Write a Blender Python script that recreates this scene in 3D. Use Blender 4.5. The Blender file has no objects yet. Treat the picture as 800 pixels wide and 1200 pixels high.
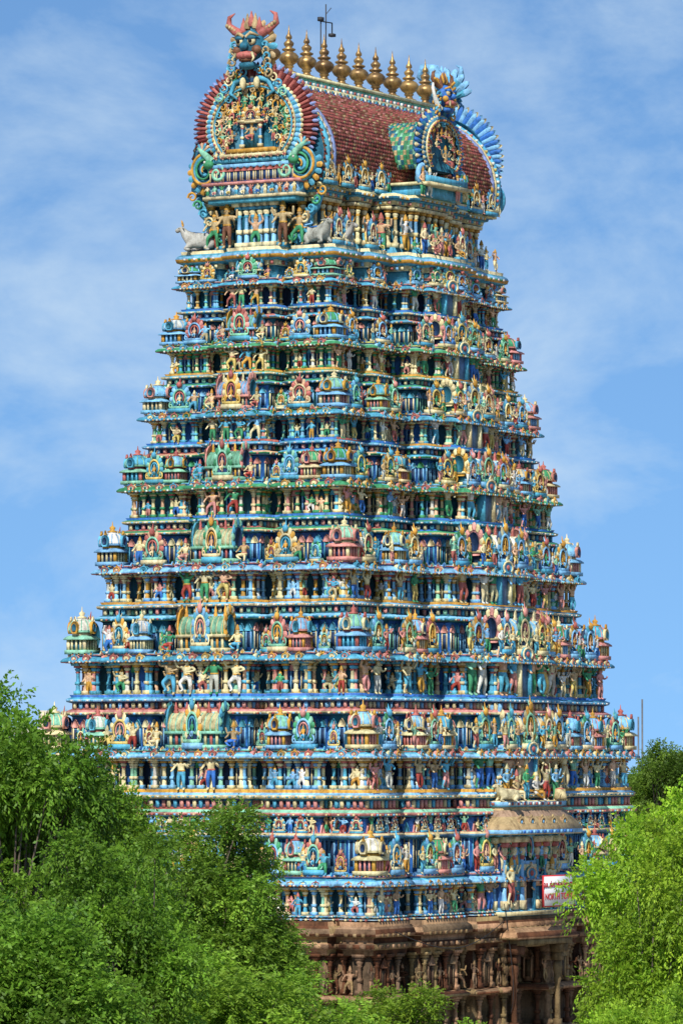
import bpy, math, random
import numpy as np
from mathutils import Vector, Matrix
R = random.Random(11)
scene = bpy.context.scene
TH = math.radians(30); D = 245.0; FPX = 24*D; CAMZ = 15.0
DV = Vector((math.cos(TH), math.sin(TH), 0)); RV = Vector((math.sin(TH), -math.cos(TH), 0))
CAM = -DV*D - RV*0.2 + Vector((0, 0, CAMZ))

# ------------------------------------------------------------------ palette
def s2l(c):
    return tuple(((x/255)/12.92 if x/255 <= .04045 else ((x/255+.055)/1.055)**2.4) for x in c)
PN = dict(turq=(88,172,200), ltblue=(134,192,230), blue=(58,118,196), green=(70,156,106), mint=(144,206,172),
          cream=(232,216,164), pink=(218,150,138), red=(170,68,56), ochre=(214,160,66), navy=(34,60,98),
          white=(226,224,210), teal=(44,112,134), brown=(128,86,60), gold=(196,148,62), stone=(172,144,114),
          dark=(16,18,26), sky=(122,156,194), rose=(188,106,96), dred=(114,50,48), peach=(224,182,142), tan=(192,166,120), lav=(136,150,196), yellow=(224,198,112))
NAMES = list(PN); IDX = {n: i for i, n in enumerate(NAMES)}
PAL = np.array([s2l(PN[n]) for n in NAMES])
def C(*names, j=.16):
    n = R.choice(names); k = 1+R.uniform(-j, j)
    return np.clip(PAL[IDX[n]]*k*np.array([1+R.uniform(-.06,.06), 1, 1+R.uniform(-.06,.06)]), 0, .9)
def P(n): return IDX[n]

# ------------------------------------------------------------------ mesh builders
class TB:
    def __init__(s): s.v=[]; s.f=[]; s.s=[]
    def add(s, vs, fs, sl):
        o=len(s.v); s.v += [tuple(p) for p in vs]
        for i,f in enumerate(fs):
            s.f.append([o+a for a in f]); s.s.append(sl[i] if isinstance(sl,(list,tuple)) else sl)
    def box(s, c, d, sl, tp=1.0):
        x,y,z=c; a,b,h=d[0]/2,d[1]/2,d[2]/2
        vs=[(x+i*a*(tp if k>0 else 1), y+j*b*(tp if k>0 else 1), z+k*h) for k in (-1,1) for i,j in ((-1,-1),(1,-1),(1,1),(-1,1))]
        s.add(vs,[(0,3,2,1),(4,5,6,7),(0,1,5,4),(1,2,6,5),(2,3,7,6),(3,0,4,7)],sl)
    def lathe(s, prof, n, sl, c=(0,0,0), ph=0., sx=1, sy=1):
        vs=[]; fs=[]; ss=[]
        for r,z in prof:
            for i in range(n):
                a=ph+2*math.pi*i/n; vs.append((c[0]+math.cos(a)*r*sx, c[1]+math.sin(a)*r*sy, c[2]+z))
        for k in range(len(prof)-1):
            for i in range(n):
                j=(i+1)%n; fs.append((k*n+i,k*n+j,(k+1)*n+j,(k+1)*n+i)); ss.append(sl[k] if isinstance(sl,(list,tuple)) else sl)
        fs.append(tuple((len(prof)-1)*n+i for i in range(n))); ss.append(ss[-1])
        s.add(vs,fs,ss)
    def ell(s, c, r, sl, n=10, m=6):
        prof=[(max(.02,math.sin(math.pi*k/m)), -math.cos(math.pi*k/m)) for k in range(m+1)]
        vs=[];fs=[]
        for q,z in prof:
            for i in range(n):
                a=2*math.pi*i/n; vs.append((c[0]+math.cos(a)*q*r[0], c[1]+math.sin(a)*q*r[1], c[2]+z*r[2]))
        for k in range(m):
            for i in range(n):
                j=(i+1)%n; fs.append((k*n+i,k*n+j,(k+1)*n+j,(k+1)*n+i))
        s.add(vs,fs,sl)
    def tube(s, pts, rad, sl, n=6):
        pts=[Vector(p) for p in pts]; vs=[];fs=[]
        if not isinstance(rad,(list,tuple)): rad=[rad]*len(pts)
        for i,p in enumerate(pts):
            d=(pts[min(i+1,len(pts)-1)]-pts[max(i-1,0)]).normalized()
            up=Vector((0,1,0)) if abs(d.y)<.9 else Vector((1,0,0))
            a=d.cross(up).normalized(); b=d.cross(a)
            for k in range(n):
                t=2*math.pi*k/n; vs.append(p+(a*math.cos(t)+b*math.sin(t))*rad[i])
        for i in range(len(pts)-1):
            for k in range(n):
                j=(k+1)%n; fs.append((i*n+k,i*n+j,(i+1)*n+j,(i+1)*n+k))
        fs.append(tuple(range(n))); fs.append(tuple((len(pts)-1)*n+k for k in range(n)))
        s.add(vs,fs,sl)
    def plate(s, out, y0, y1, sl):
        n=len(out); vs=[(x,y1,z) for x,z in out]+[(x,y0,z) for x,z in out]
        fs=[tuple(range(n)),tuple(range(2*n-1,n-1,-1))]+[(i,(i+1)%n,n+(i+1)%n,n+i) for i in range(n)]
        s.add(vs,fs,sl)
    def petal(s, a0, a1, r0, r1, sx, sz, y, hgt, sl, cx=0, cz=0, tip=None):
        am=(a0+a1)/2; rm=r0+(r1-r0)*.72
        def q(a,r,yy): return (cx+math.cos(a)*r*sx, yy, cz+math.sin(a)*r*sz)
        w=(a1-a0)
        vs=[q(a0,r0,y),q(am,r0,y+hgt),q(a1,r0,y), q(a0+.03*w,rm,y),q(am,rm,y+hgt*1.3),q(a1-.03*w,rm,y),
            q(a0+.22*w,r0+(r1-r0)*.92,y),q(a1-.22*w,r0+(r1-r0)*.92,y),q(am,r1,y)]
        t=sl if tip is None else tip
        s.add(vs,[(0,1,4,3),(1,2,5,4),(3,4,6),(4,5,7),(4,8,6),(4,7,8)],[sl,sl,t,t,t,t])
    def spiral(s, c, r0, turns, sgn, rad, sl, a0=0, y=0, n=5, st=22):
        pts=[];rr=[]
        for i in range(st+1):
            t=i/st; a=a0+sgn*turns*2*math.pi*t; r=r0*(1-t*.88)
            pts.append((c[0]+math.cos(a)*r, y+t*.1, c[1]+math.sin(a)*r)); rr.append(rad*(1-t*.5))
        s.tube(pts,rr,sl,n)
    def merge(s, t, M, smap=None):
        o=len(s.v)
        V=(t.V@M[:3,:3].T)+M[:3,3]
        s.v += [tuple(p) for p in V]
        k=0
        for n,sl in zip(t.N,t.S):
            s.f.append([int(a)+o for a in t.L[k:k+n]]); k+=n; s.s.append(smap[sl] if smap is not None else sl)
    def done(s): return Tpl(s.v,s.f,s.s)
class Tpl:
    def __init__(s,v,f,sl):
        s.V=np.array(v,float); s.N=np.array([len(a) for a in f]); s.L=np.concatenate([np.array(a) for a in f]); s.S=np.array(sl)
class Acc:
    def __init__(s): s.V=[];s.L=[];s.N=[];s.C=[];s.n=0
    def place(s,t,M,cols):
        s.V.append(t.V@M[:3,:3].T+M[:3,3]); s.L.append(t.L+s.n); s.N.append(t.N); s.C.append(np.asarray(cols)[t.S]); s.n+=len(t.V)
    def raw(s,v,f,c):
        v=np.array(v,float); s.V.append(v); s.L.append(np.concatenate([np.array(a) for a in f])+s.n)
        s.N.append(np.array([len(a) for a in f])); s.C.append(np.array(c)); s.n+=len(v)
    def build(s,name,mat,parent=None,smooth=False):
        V=np.concatenate(s.V);L=np.concatenate(s.L);N=np.concatenate(s.N);Cc=np.concatenate(s.C)
        return mesh_np(name,V,L,N,Cc,mat,parent,smooth)
def mesh_np(name,V,L,N,Cc,mat,parent=None,smooth=False,link=True):
    me=bpy.data.meshes.new(name)
    me.vertices.add(len(V)); me.vertices.foreach_set('co',V.astype(np.float32).ravel())
    me.loops.add(len(L)); me.loops.foreach_set('vertex_index',L.astype(np.int32))
    me.polygons.add(len(N)); st=np.zeros(len(N),np.int32); st[1:]=np.cumsum(N)[:-1]
    me.polygons.foreach_set('loop_start',st)
    try: me.polygons.foreach_set('loop_total',N.astype(np.int32))
    except Exception: pass
    if Cc is not None:
        at=me.attributes.new('Col','FLOAT_COLOR','FACE')
        c4=np.ones((len(N),4),np.float32); c4[:,:3]=Cc; at.data.foreach_set('color',c4.ravel())
    me.update(calc_edges=True)
    if smooth: me.polygons.foreach_set('use_smooth',np.ones(len(N),bool))
    me.materials.append(mat)
    if not link: return me
    ob=bpy.data.objects.new(name,me); scene.collection.objects.link(ob)
    if parent: ob.parent=parent
    return ob
def MT(o,t,n,sx=1,sy=1,sz=1):
    M=np.eye(4); M[:2,0]=np.array(t)*sx; M[:2,1]=np.array(n)*sy; M[2,2]=sz; M[:3,3]=o; return M
def MZ(o,s=1,rz=0,rx=0,ry=0):
    m=Matrix.Translation(o)@Matrix.Rotation(rz,4,'Z')@Matrix.Rotation(rx,4,'X')@Matrix.Rotation(ry,4,'Y')
    a=np.array(m); 
    if not isinstance(s,(tuple,list)): s=(s,s,s)
    a[:3,:3]=a[:3,:3]*np.array(s)[None,:]; return a

# ------------------------------------------------------------------ materials
def newmat(n):
    m=bpy.data.materials.new(n); m.use_nodes=True; nt=m.node_tree; b=nt.nodes['Principled BSDF']; return m,nt,b
def paint_mat(name,rough=.6,bump=.3,dirt=.55,scale=2.4,spec=.3):
    m,nt,b=newmat(name); N=nt.nodes; K=nt.links.new
    at=N.new('ShaderNodeAttribute'); at.attribute_name='Col'
    tc=N.new('ShaderNodeTexCoord')
    n1=N.new('ShaderNodeTexNoise'); n1.inputs['Scale'].default_value=scale; n1.inputs['Detail'].default_value=8; n1.inputs['Roughness'].default_value=.75
    K(tc.outputs['Object'],n1.inputs['Vector'])
    r1=N.new('ShaderNodeValToRGB'); r1.color_ramp.elements[0].position=.36; r1.color_ramp.elements[1].position=.56
    r1.color_ramp.elements[0].color=(1-dirt,(1-dirt)*.94,(1-dirt)*.87,1); r1.color_ramp.elements[1].color=(1,1,1,1)
    K(n1.outputs['Fac'],r1.inputs['Fac'])
    mp=N.new('ShaderNodeMapping'); mp.inputs['Scale'].default_value=(5,5,.5); K(tc.outputs['Object'],mp.inputs['Vector'])
    n2=N.new('ShaderNodeTexNoise'); n2.inputs['Scale'].default_value=1.2; n2.inputs['Detail'].default_value=4; K(mp.outputs['Vector'],n2.inputs['Vector'])
    r2=N.new('ShaderNodeValToRGB'); r2.color_ramp.elements[0].position=.3; r2.color_ramp.elements[1].position=.55
    r2.color_ramp.elements[0].color=(.45,.43,.40,1); r2.color_ramp.elements[1].color=(1,1,1,1); K(n2.outputs['Fac'],r2.inputs['Fac'])
    m1=N.new('ShaderNodeMixRGB'); m1.blend_type='MULTIPLY'; m1.inputs[0].default_value=.9; K(at.outputs['Color'],m1.inputs[1]); K(r1.outputs['Color'],m1.inputs[2])
    m2=N.new('ShaderNodeMixRGB'); m2.blend_type='MULTIPLY'; m2.inputs[0].default_value=.6; K(m1.outputs[0],m2.inputs[1]); K(r2.outputs['Color'],m2.inputs[2])
    K(m2.outputs[0],b.inputs['Base Color']); b.inputs['Roughness'].default_value=rough
    b.inputs['Specular IOR Level'].default_value=spec
    n3=N.new('ShaderNodeTexNoise'); n3.inputs['Scale'].default_value=14; n3.inputs['Detail'].default_value=5; K(tc.outputs['Object'],n3.inputs['Vector'])
    bp=N.new('ShaderNodeBump'); bp.inputs['Strength'].default_value=bump; bp.inputs['Distance'].default_value=.06
    K(n3.outputs['Fac'],bp.inputs['Height']); K(bp.outputs['Normal'],b.inputs['Normal'])
    return m
paint=paint_mat('weathered_temple_paint')
stone=paint_mat('carved_granite',rough=.85,bump=.8,dirt=.7,scale=1.1,spec=.2)
gold,nt,b=newmat('aged_brass'); b.inputs['Metallic'].default_value=.55; b.inputs['Roughness'].default_value=.42
nz=nt.nodes.new('ShaderNodeTexNoise'); nz.inputs['Scale'].default_value=4; cr=nt.nodes.new('ShaderNodeValToRGB')
cr.color_ramp.elements[0].color=(.14,.08,.035,1); cr.color_ramp.elements[1].color=(.5,.3,.1,1); cr.color_ramp.elements[0].position=.35; cr.color_ramp.elements[1].position=.65
nt.links.new(nz.outputs['Fac'],cr.inputs['Fac']); nt.links.new(cr.outputs['Color'],b.inputs['Base Color'])
def simple(name,col,rough=.7,var=.25,sc=2):
    m,nt,b=newmat(name); nz=nt.nodes.new('ShaderNodeTexNoise'); nz.inputs['Scale'].default_value=sc; nz.inputs['Detail'].default_value=6
    tc=nt.nodes.new('ShaderNodeTexCoord'); nt.links.new(tc.outputs['Object'],nz.inputs['Vector'])
    cr=nt.nodes.new('ShaderNodeValToRGB'); cr.color_ramp.elements[0].position=.3; cr.color_ramp.elements[1].position=.7
    cr.color_ramp.elements[0].color=tuple(c*(1-var) for c in col)+(1,); cr.color_ramp.elements[1].color=tuple(min(1,c*(1+var)) for c in col)+(1,)
    nt.links.new(nz.outputs['Fac'],cr.inputs['Fac']); nt.links.new(cr.outputs['Color'],b.inputs['Base Color']); b.inputs['Roughness'].default_value=rough
    return m

# ------------------------------------------------------------------ figures (skin modifier)
def skin(vs,es,rs,sub=1):
    me=bpy.data.meshes.new('tmp'); me.from_pydata(vs,es,[]); ob=bpy.data.objects.new('tmp',me); scene.collection.objects.link(ob)
    md=ob.modifiers.new('s','SKIN'); md.use_smooth_shade=True
    dat=me.skin_vertices[0].data
    for i,r in enumerate(rs):
        dat[i].radius=(r,r) if not isinstance(r,tuple) else r
        dat[i].use_root=(i==0)
    if sub: 
        m2=ob.modifiers.new('b','SUBSURF'); m2.levels=sub; m2.render_levels=sub
    dg=bpy.context.evaluated_depsgraph_get(); ev=ob.evaluated_get(dg).to_mesh()
    V=[tuple(v.co) for v in ev.vertices]; F=[list(p.vertices) for p in ev.polygons]
    ob.evaluated_get(dg).to_mesh_clear(); bpy.data.objects.remove(ob); bpy.data.meshes.remove(me)
    return V,F
def figure(pose,sub=1,arms4=False):
    J=dict(pel=(0,0,.5),che=(0,.01,.68),nek=(0,.01,.79),hed=(0,.025,.865),top=(0,.01,.925),
           hl=(.055,0,.46),kl=(.075,.03,.26),al=(.07,0,.05),tl=(.085,.08,.02),
           hr=(-.055,0,.46),kr=(-.075,.03,.26),ar=(-.07,0,.05),tr=(-.085,.08,.02),
           sl=(.12,.0,.75),el=(.19,.02,.62),wl=(.20,.12,.54),fl=(.20,.16,.52),
           sr=(-.12,.0,.75),er=(-.19,.02,.62),wr=(-.20,.12,.66),fr=(-.19,.14,.72))
    if pose=='dance':
        J.update(kl=(.17,.08,.32),al=(.09,.06,.14),tl=(.12,.12,.1),kr=(-.1,.05,.25),el=(.24,.03,.74),wl=(.28,.08,.88),fl=(.27,.1,.94),er=(-.23,.04,.66),wr=(-.12,.14,.62),fr=(-.05,.16,.6),che=(.03,.01,.68),hed=(.0,.03,.865))
    if pose=='sit':
        J.update(pel=(0,0,.28),che=(0,.01,.47),nek=(0,.01,.59),hed=(0,.025,.67),top=(0,.01,.735),hl=(.06,.03,.25),kl=(.22,.14,.24),al=(.06,.22,.12),tl=(-.02,.23,.1),
                 hr=(-.06,.03,.25),kr=(-.13,.2,.26),ar=(-.12,.2,.05),tr=(-.13,.28,.03),sl=(.12,0,.55),el=(.2,.02,.42),wl=(.2,.14,.36),fl=(.2,.18,.34),sr=(-.12,0,.55),er=(-.2,.04,.44),wr=(-.19,.14,.52),fr=(-.19,.15,.58))
    if pose=='lift':
        J.update(el=(.22,0,.84),wl=(.17,.02,1.0),fl=(.15,.03,1.05),er=(-.22,0,.84),wr=(-.17,.02,1.0),fr=(-.15,.03,1.05),kl=(.12,.06,.27),kr=(-.12,.06,.27))
    if pose=='club':
        J.update(pel=(.03,0,.5),che=(-.02,.01,.68),kl=(.16,.09,.32),al=(.2,.04,.09),tl=(.24,.1,.06),el=(.22,.02,.66),wl=(.24,.12,.56),fl=(.24,.16,.5),er=(-.25,.03,.72),wr=(-.27,.1,.84),fr=(-.26,.12,.9))
    rd=dict(pel=.082,che=.088,nek=.036,hed=.062,top=.045,hl=.066,kl=.046,al=.03,tl=.026,hr=.066,kr=.046,ar=.03,tr=.026,sl=.042,el=.034,wl=.024,fl=.03,sr=.042,er=.034,wr=.024,fr=.03)
    ed=[('pel','che'),('che','nek'),('nek','hed'),('hed','top'),('pel','hl'),('hl','kl'),('kl','al'),('al','tl'),('pel','hr'),('hr','kr'),('kr','ar'),('ar','tr'),
        ('che','sl'),('sl','el'),('el','wl'),('wl','fl'),('che','sr'),('sr','er'),('er','wr'),('wr','fr')]
    if arms4:
        for sg,s in ((1,'l'),(-1,'r')):
            z=J['che'][2]
            J['e2'+s]=(sg*.24,-.02,z+.02); J['f2'+s]=(sg*.27,.03,z+.22); rd['e2'+s]=.03; rd['f2'+s]=.028
            ed+= [('s'+s,'e2'+s),('e2'+s,'f2'+s)]
    ks=list(J); ii={k:i for i,k in enumerate(ks)}
    V,F=skin([J[k] for k in ks],[(ii[a],ii[b]) for a,b in ed],[rd[k] for k in ks],sub)
    t=TB(); zt=J['top'][2]; zp=J['pel'][2]; S=[]
    for f in F:
        c=np.mean([V[i] for i in f],axis=0)
        S.append(1 if (.09<c[2]<zp+.03 and abs(c[0])<.2 and not (abs(c[0])>.15 and c[2]>zp-.06)) else 0)
    t.add(V,F,S)
    t.lathe([(.062,-.03),(.072,0),(.055,.03),(.05,.07),(.03,.11),(.012,.15)],7,2,(0,.01,zt-.01))
    t.lathe([(.098,-.018),(.1,.018)],8,2,(J['pel'][0],0,zp+.045),sy=.9)
    t.lathe([(.06,-.02),(.045,.012)],8,2,(0,.012,J['nek'][2]-.02),sx=1.5)
    for sg in(-1,1):
        hx,hy_,hz=J['hed']; t.ell((hx+sg*.024,hy_+.055,hz+.006),(.011,.008,.008),3,4,3); t.ell((hx+sg*.06,hy_-.01,hz-.01),(.014,.014,.028),2,4,3)
    t.ell((J['hed'][0],J['hed'][1]+.063,J['hed'][2]-.012),(.011,.014,.018),0,4,3)
    return t.done()
FIG=[figure('stand',1),figure('dance',1),figure('lift',1),figure('club',1,True),figure('stand',1,True)]
SIT=[figure('sit',1),figure('sit',1,True)]
FIGL=[figure('stand',0),figure('dance',0),figure('lift',0),figure('club',0)]
SITL=[figure('sit',0)]
def figcols():
    sk=C('cream','cream','peach','peach','mint','white','cream','turq','tan','pink','ltblue','green'); cl=C('rose','green','blue','ochre','pink','cream','red','white','turq','yellow'); cr=C('gold','ochre','gold','cream','rose')
    return [sk,cl,cr,PAL[P('dark')],C('brown','teal')]
def bull():
    vs=[(-.05,0,.36),(-.45,0,.34),(.3,0,.42),(.2,0,.62),(.52,0,.62),(.6,0,.8),(.82,0,.68),
        (.32,.17,.2),(.5,.2,.07),(.28,.22,.05),(-.42,.2,.2),(-.2,.28,.08),(-.4,.3,.05),
        (.32,-.17,.2),(.5,-.2,.07),(.28,-.22,.05),(-.42,-.2,.2),(-.2,-.28,.08),(-.4,-.3,.05),(-.62,0,.4),(-.66,.1,.12)]
    es=[(0,1),(0,2),(2,3),(2,4),(4,5),(5,6),(2,7),(7,8),(8,9),(1,10),(10,11),(11,12),(2,13),(13,14),(14,15),(1,16),(16,17),(17,18),(1,19),(19,20)]
    rs=[.25,.24,.22,.1,.15,.12,.075,.09,.05,.045,.14,.06,.045,.09,.05,.045,.14,.06,.045,.035,.03]
    V,F=skin(vs,es,rs,1); t=TB(); t.add(V,F,0)
    for sg in(-1,1):
        t.tube([(.56,sg*.07,.88),(.57,sg*.15,.96),(.6,sg*.15,1.08)],[.03,.025,.008],2,6)
        t.tube([(.54,sg*.1,.8),(.5,sg*.24,.78)],[.035,.012],0,5); t.ell((.68,sg*.085,.79),(.02,.02,.02),3,6,4)
    t.tube([(.42,-.15,.55),(.5,0,.45),(.42,.15,.55)],.03,1,6); t.box((-.1,0,.6),(.45,.34,.05),1)
    return t.done()
BULL=bull()

# ------------------------------------------------------------------ ornament templates
def t_pillar():
    t=TB(); t.box((0,0,.06),(.2,.2,.12),1); t.lathe([(.085,.12),(.07,.16),(.062,.3)],8,0); t.box((0,0,.36),(.14,.14,.1),1)
    t.lathe([(.06,.41),(.055,.68),(.085,.71),(.06,.74),(.1,.79),(.1,.82),(.06,.85)],8,[0,2,2,1,1,1]); t.box((0,0,.89),(.2,.18,.07),2); t.box((0,.03,.96),(.32,.22,.08),1,1.15)
    return t.done()
PIL=t_pillar()
def t_pilpair():
    t=TB(); t.box((0,.02,.5),(.5,.1,.98),3); t.box((0,.09,.47),(.26,.08,.6),4)
    for s in(-1,1): t.box((s*.2,.1,.5),(.09,.09,.8),0); t.box((s*.2,.1,.93),(.15,.14,.08),1)
    t.plate([(-.27,.86),(.27,.86),(.3,.92),(.15,1.1),(0,1.22),(-.15,1.1),(-.3,.92)],.05,.2,2)
    return t.done()
NICHE=t_pilpair()
def horseshoe(t,cx,cz,r,y0,y1,sl,a0=-50,a1=230,n=12):
    pts=[(cx+math.cos(math.radians(a0+(a1-a0)*i/n))*r, cz+math.sin(math.radians(a0+(a1-a0)*i/n))*r) for i in range(n+1)]
    t.plate(pts,y0,y1,sl)
def t_kudu(npet=11):
    t=TB(); cz=.46; r=.36
    t.box((0,0,.06),(.9,.36,.12),6); t.box((0,.02,.15),(.7,.3,.08),2)
    horseshoe(t,0,cz,r*.98,-.12,.06,3)
    a0=math.radians(-42); a1=math.radians(222)
    for i in range(npet):
        x=a0+(a1-a0)*i/npet; y=a0+(a1-a0)*(i+1)/npet
        t.petal(x,y,r*.72,r*1.25,1,1,.06,.06,0 if i%2 else 1,0,cz)
    pts=[(math.cos(a0+(a1-a0)*i/12)*r*.7,.12,cz+math.sin(a0+(a1-a0)*i/12)*r*.7) for i in range(13)]
    t.tube(pts,.035,2,5)
    pts=[(math.cos(a0+(a1-a0)*i/10)*r*.47,.1,cz+math.sin(a0+(a1-a0)*i/10)*r*.47) for i in range(11)]
    t.tube(pts,.028,5,5)
    for s in(-1,1): t.spiral((s*.34,.22),.11,1.2,-s,.035,2,math.pi/2,.1,5,10)
    t.ell((0,.14,cz+r*1.12),(.12,.1,.1),5,7,5); t.tube([(-.08,.1,cz+r*1.2),(-.15,.08,cz+r*1.5)],[.03,.008],2,4); t.tube([(.08,.1,cz+r*1.2),(.15,.08,cz+r*1.5)],[.03,.008],2,4)
    t.tube([(0,.1,cz+r*1.2),(0,.06,cz+r*1.75)],[.05,.008],5,5)
    F=SITL[0]; t.merge(F,MT((0,.1,.2),(1,0),(0,1),.42,.42,.48),[4,6,5,3])
    return t.done()
KUDU=t_kudu()
def t_kuta():
    t=TB(); t.box((0,0,.05),(1,1,.1),1); t.box((0,0,.22),(.7,.7,.26),5)
    for sx in(-1,1):
        for sy in(-1,1): t.box((sx*.38,sy*.38,.22),(.12,.12,.26),3)
        for q in(-1,0,1): t.box((q*.2,sx*.4,.22),(.07,.08,.26),0); t.box((sx*.4,q*.2,.22),(.08,.07,.26),0)
    t.lathe([(.56,.35),(.76,.34),(.74,.38),(.6,.43),(.48,.45)],4,1,ph=math.pi/4)
    t.lathe([(.40,.45),(.38,.52)],8,3,ph=math.pi/8)
    t.lathe([(.50,.52),(.53,.57),(.5,.66),(.42,.74),(.3,.81),(.16,.86),(.14,.89)],12,[1,2,2,2,2,3])
    for i in range(12):
        a=math.pi*2*i/12; t.tube([(math.cos(a)*q,math.sin(a)*q,z) for q,z in((.54,.57),(.51,.66),(.43,.745),(.3,.82))],.022,1,4)
    t.lathe([(.2,.86),(.22,.88),(.08,.92),(.13,.97),(.1,1.0),(.03,1.03),(.01,1.14)],8,3)
    for a in (0,math.pi/2,math.pi,-math.pi/2):
        q=TB(); horseshoe(q,0,.62,.17,.44,.58,4,n=8); horseshoe(q,0,.62,.1,.57,.61,5,n=8); q.plate([(-.06,.77),(.06,.77),(0,.9)],.46,.56,3)
        t.merge(q.done(),MZ((0,0,0),1,a))
    return t.done()
KUTA=t_kuta()
def t_sala():
    t=TB(); t.box((0,0,.05),(2,.9,.1),1); t.box((0,0,.22),(1.8,.6,.26),5)
    for i in range(9): t.box((-.84+.21*i,.34,.22),(.08,.1,.26),3 if i%2 else 0)
    t.box((0,0,.39),(2.05,.98,.07),1)
    prof=[(.4,.43),(.46,.5),(.44,.6),(.34,.72),(.2,.81),(.05,.86)]
    pr=prof+[(-a,b) for a,b in prof[::-1]]; n=len(pr)
    vs=[(x,a,b) for x in(-.92,.92) for a,b in pr]
    t.add(vs,[(i,(i+1)%n,n+(i+1)%n,n+i) for i in range(n)]+[tuple(range(n)),tuple(range(n,2*n))],2)
    for i in range(9):
        x=-.84+.21*i; t.tube([(x,a,b) for a,b in prof],.02,1,4)
    for x in(-.8,-.4,0,.4,.8): t.lathe([(.07,.84),(.09,.9),(.05,.94),(.07,.98),(.01,1.12)],6,3,(x,0,0))
    for s in(-1,1):
        q=TB(); horseshoe(q,0,.62,.44,0,.08,4); horseshoe(q,0,.62,.28,.07,.12,5)
        for i in range(9):
            a=math.radians(-40+260*i/9); c=math.radians(-40+260*(i+1)/9); q.petal(a,c,.34,.54,1,1,.07,.05,1 if i%2 else 4,0,.62)
        t.merge(q.done(),MZ((s*.92,0,0),1,-s*math.pi/2))
    return t.done()
SALA=t_sala()
def unitbox():
    t=TB(); t.box((0,0,0),(1,1,1),0); return t.done()
UB=unitbox()
def t_leaf():
    t=TB(); t.plate([(-.4,0),(.4,0),(.5,.3),(.25,.7),(0,1),(-.25,.7),(-.5,.3)],-.12,.1,0); t.plate([(-.2,.1),(.2,.1),(.22,.35),(0,.65),(-.22,.35)],.1,.2,1); return t.done()
LEAF=t_leaf()
def t_arch():
    t=TB(); horseshoe(t,0,.42,.5,-.5,.1,0,n=10); 
    a0=math.radians(-45);a1=math.radians(225)
    t.tube([(math.cos(a0+(a1-a0)*i/9)*.42,.12,.42+math.sin(a0+(a1-a0)*i/9)*.42) for i in range(10)],.08,1,4)
    t.ell((0,.12,.42),(.17,.12,.2),2,6,4); t.plate([(-.12,.85),(.12,.85),(0,1.2)],-.1,.1,1)
    return t.done()
ARCH=t_arch()
def t_kirti():
    t=TB()
    t.ell((0,.08,.5),(.34,.28,.34),0,14,9); t.ell((0,.3,.26),(.27,.17,.1),1,12,6); t.ell((0,.26,.17),(.2,.16,.06),2,10,5); t.ell((0,.22,.06),(.22,.16,.1),0,12,6)
    for i in range(7): t.tube([((i-3)*.07,.44-.02*abs(i-3),.3),((i-3)*.07,.45-.02*abs(i-3),.22)],[.025,.01],4,4)
    for s in(-1,1):
        t.ell((s*.15,.32,.58),(.1,.08,.1),4,10,7); t.ell((s*.15,.4,.57),(.045,.03,.05),5,8,5); t.tube([(s*.03,.36,.66),(s*.15,.38,.74),(s*.3,.26,.68)],[.035,.045,.02],3,5)
        t.ell((s*.15,.33,.635),(.115,.1,.06),0,9,5)
        t.tube([(s*.2,.4,.3),(s*.27,.44,.18),(s*.2,.44,.08)],[.04,.03,.008],4,5)
        t.ell((s*.24,.26,.38),(.12,.1,.1),2,8,6)
        t.tube([(s*.2,.05,.75),(s*.42,.02,.84),(s*.6,0,.98),(s*.58,0,1.16),(s*.44,0,1.24)],[.1,.1,.08,.05,.01],6,7)
        for k in range(6): 
            f=k/5; t.ell((s*(.26+.34*f),.08,.8+.2*f-.03),(.05,.05,.05),3,5,4)
        for k in range(5):
            t.petal(math.radians(-25+22*k if s>0 else 205-22*k)-.16,math.radians(-25+22*k if s>0 else 205-22*k)+.16,.25,.62,1,1,-.04,.06,7 if k%2 else 3,0,.5)
        for k in range(6): t.spiral((s*(.38+.02*k),.5-.12*k),.12,1.3,s,.035,3 if k%2 else 7,0,.1,5,10)
    t.ell((0,.4,.46),(.1,.1,.09),0,9,6)
    for i in range(9): 
        a=math.radians(35+110*i/8); t.petal(a-.11,a+.11,.3,.46,1,1,.0,.06,3 if i%2 else 7,0,.5)
    for k,(x,z) in enumerate([(-.2,.86),(-.1,.95),(0,1.0),(.1,.95),(.2,.86)]): t.lathe([(.07,0),(.09,.08),(.05,.2),(.01,.34)],7,3 if k%2 else 6,(x,.05,z-.08))
    return t.done()
KIRTI=t_kirti()

# ------------------------------------------------------------------ plan
def segs(h,g,w1,p1,w2,p2,rec=-.9,cr=None):
    L=[]
    if cr: 
        c,cw,mo=cr; L+=[(-h,-h+c,0,'c'),(-h+c,-h+c+cw,-.6,'r'),(-h+c+cw,-w1-g,mo,'m')]
    else: L+=[(-h,-w1-g,0,'b')]
    L+=[(-w1-g,-w1,rec,'r'),(-w1,-w2,p1,'y')]
    return L+[(-w2,w2,p2,'z')]+[(-b,-a,o,k) for a,b,o,k in L[::-1]]
FACES=[((0,-1),(1,0)),((1,0),(0,1)),((0,1),(-1,0)),((-1,0),(0,-1))]
def plan(hx,hy,sB,sA):
    pts=[]
    for fi,(n,e) in enumerate(FACES):
        S=sB if fi%2==0 else sA; ho=hy if fi%2==0 else hx
        for a,b,o,k in S:
            for t in(a,b):
                p=(e[0]*t+n[0]*(ho+o), e[1]*t+n[1]*(ho+o))
                if not pts or (abs(pts[-1][0]-p[0])+abs(pts[-1][1]-p[1]))>1e-4: pts.append(p)
    if abs(pts[0][0]-pts[-1][0])+abs(pts[0][1]-pts[-1][1])<1e-4: pts.pop()
    return pts
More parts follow.
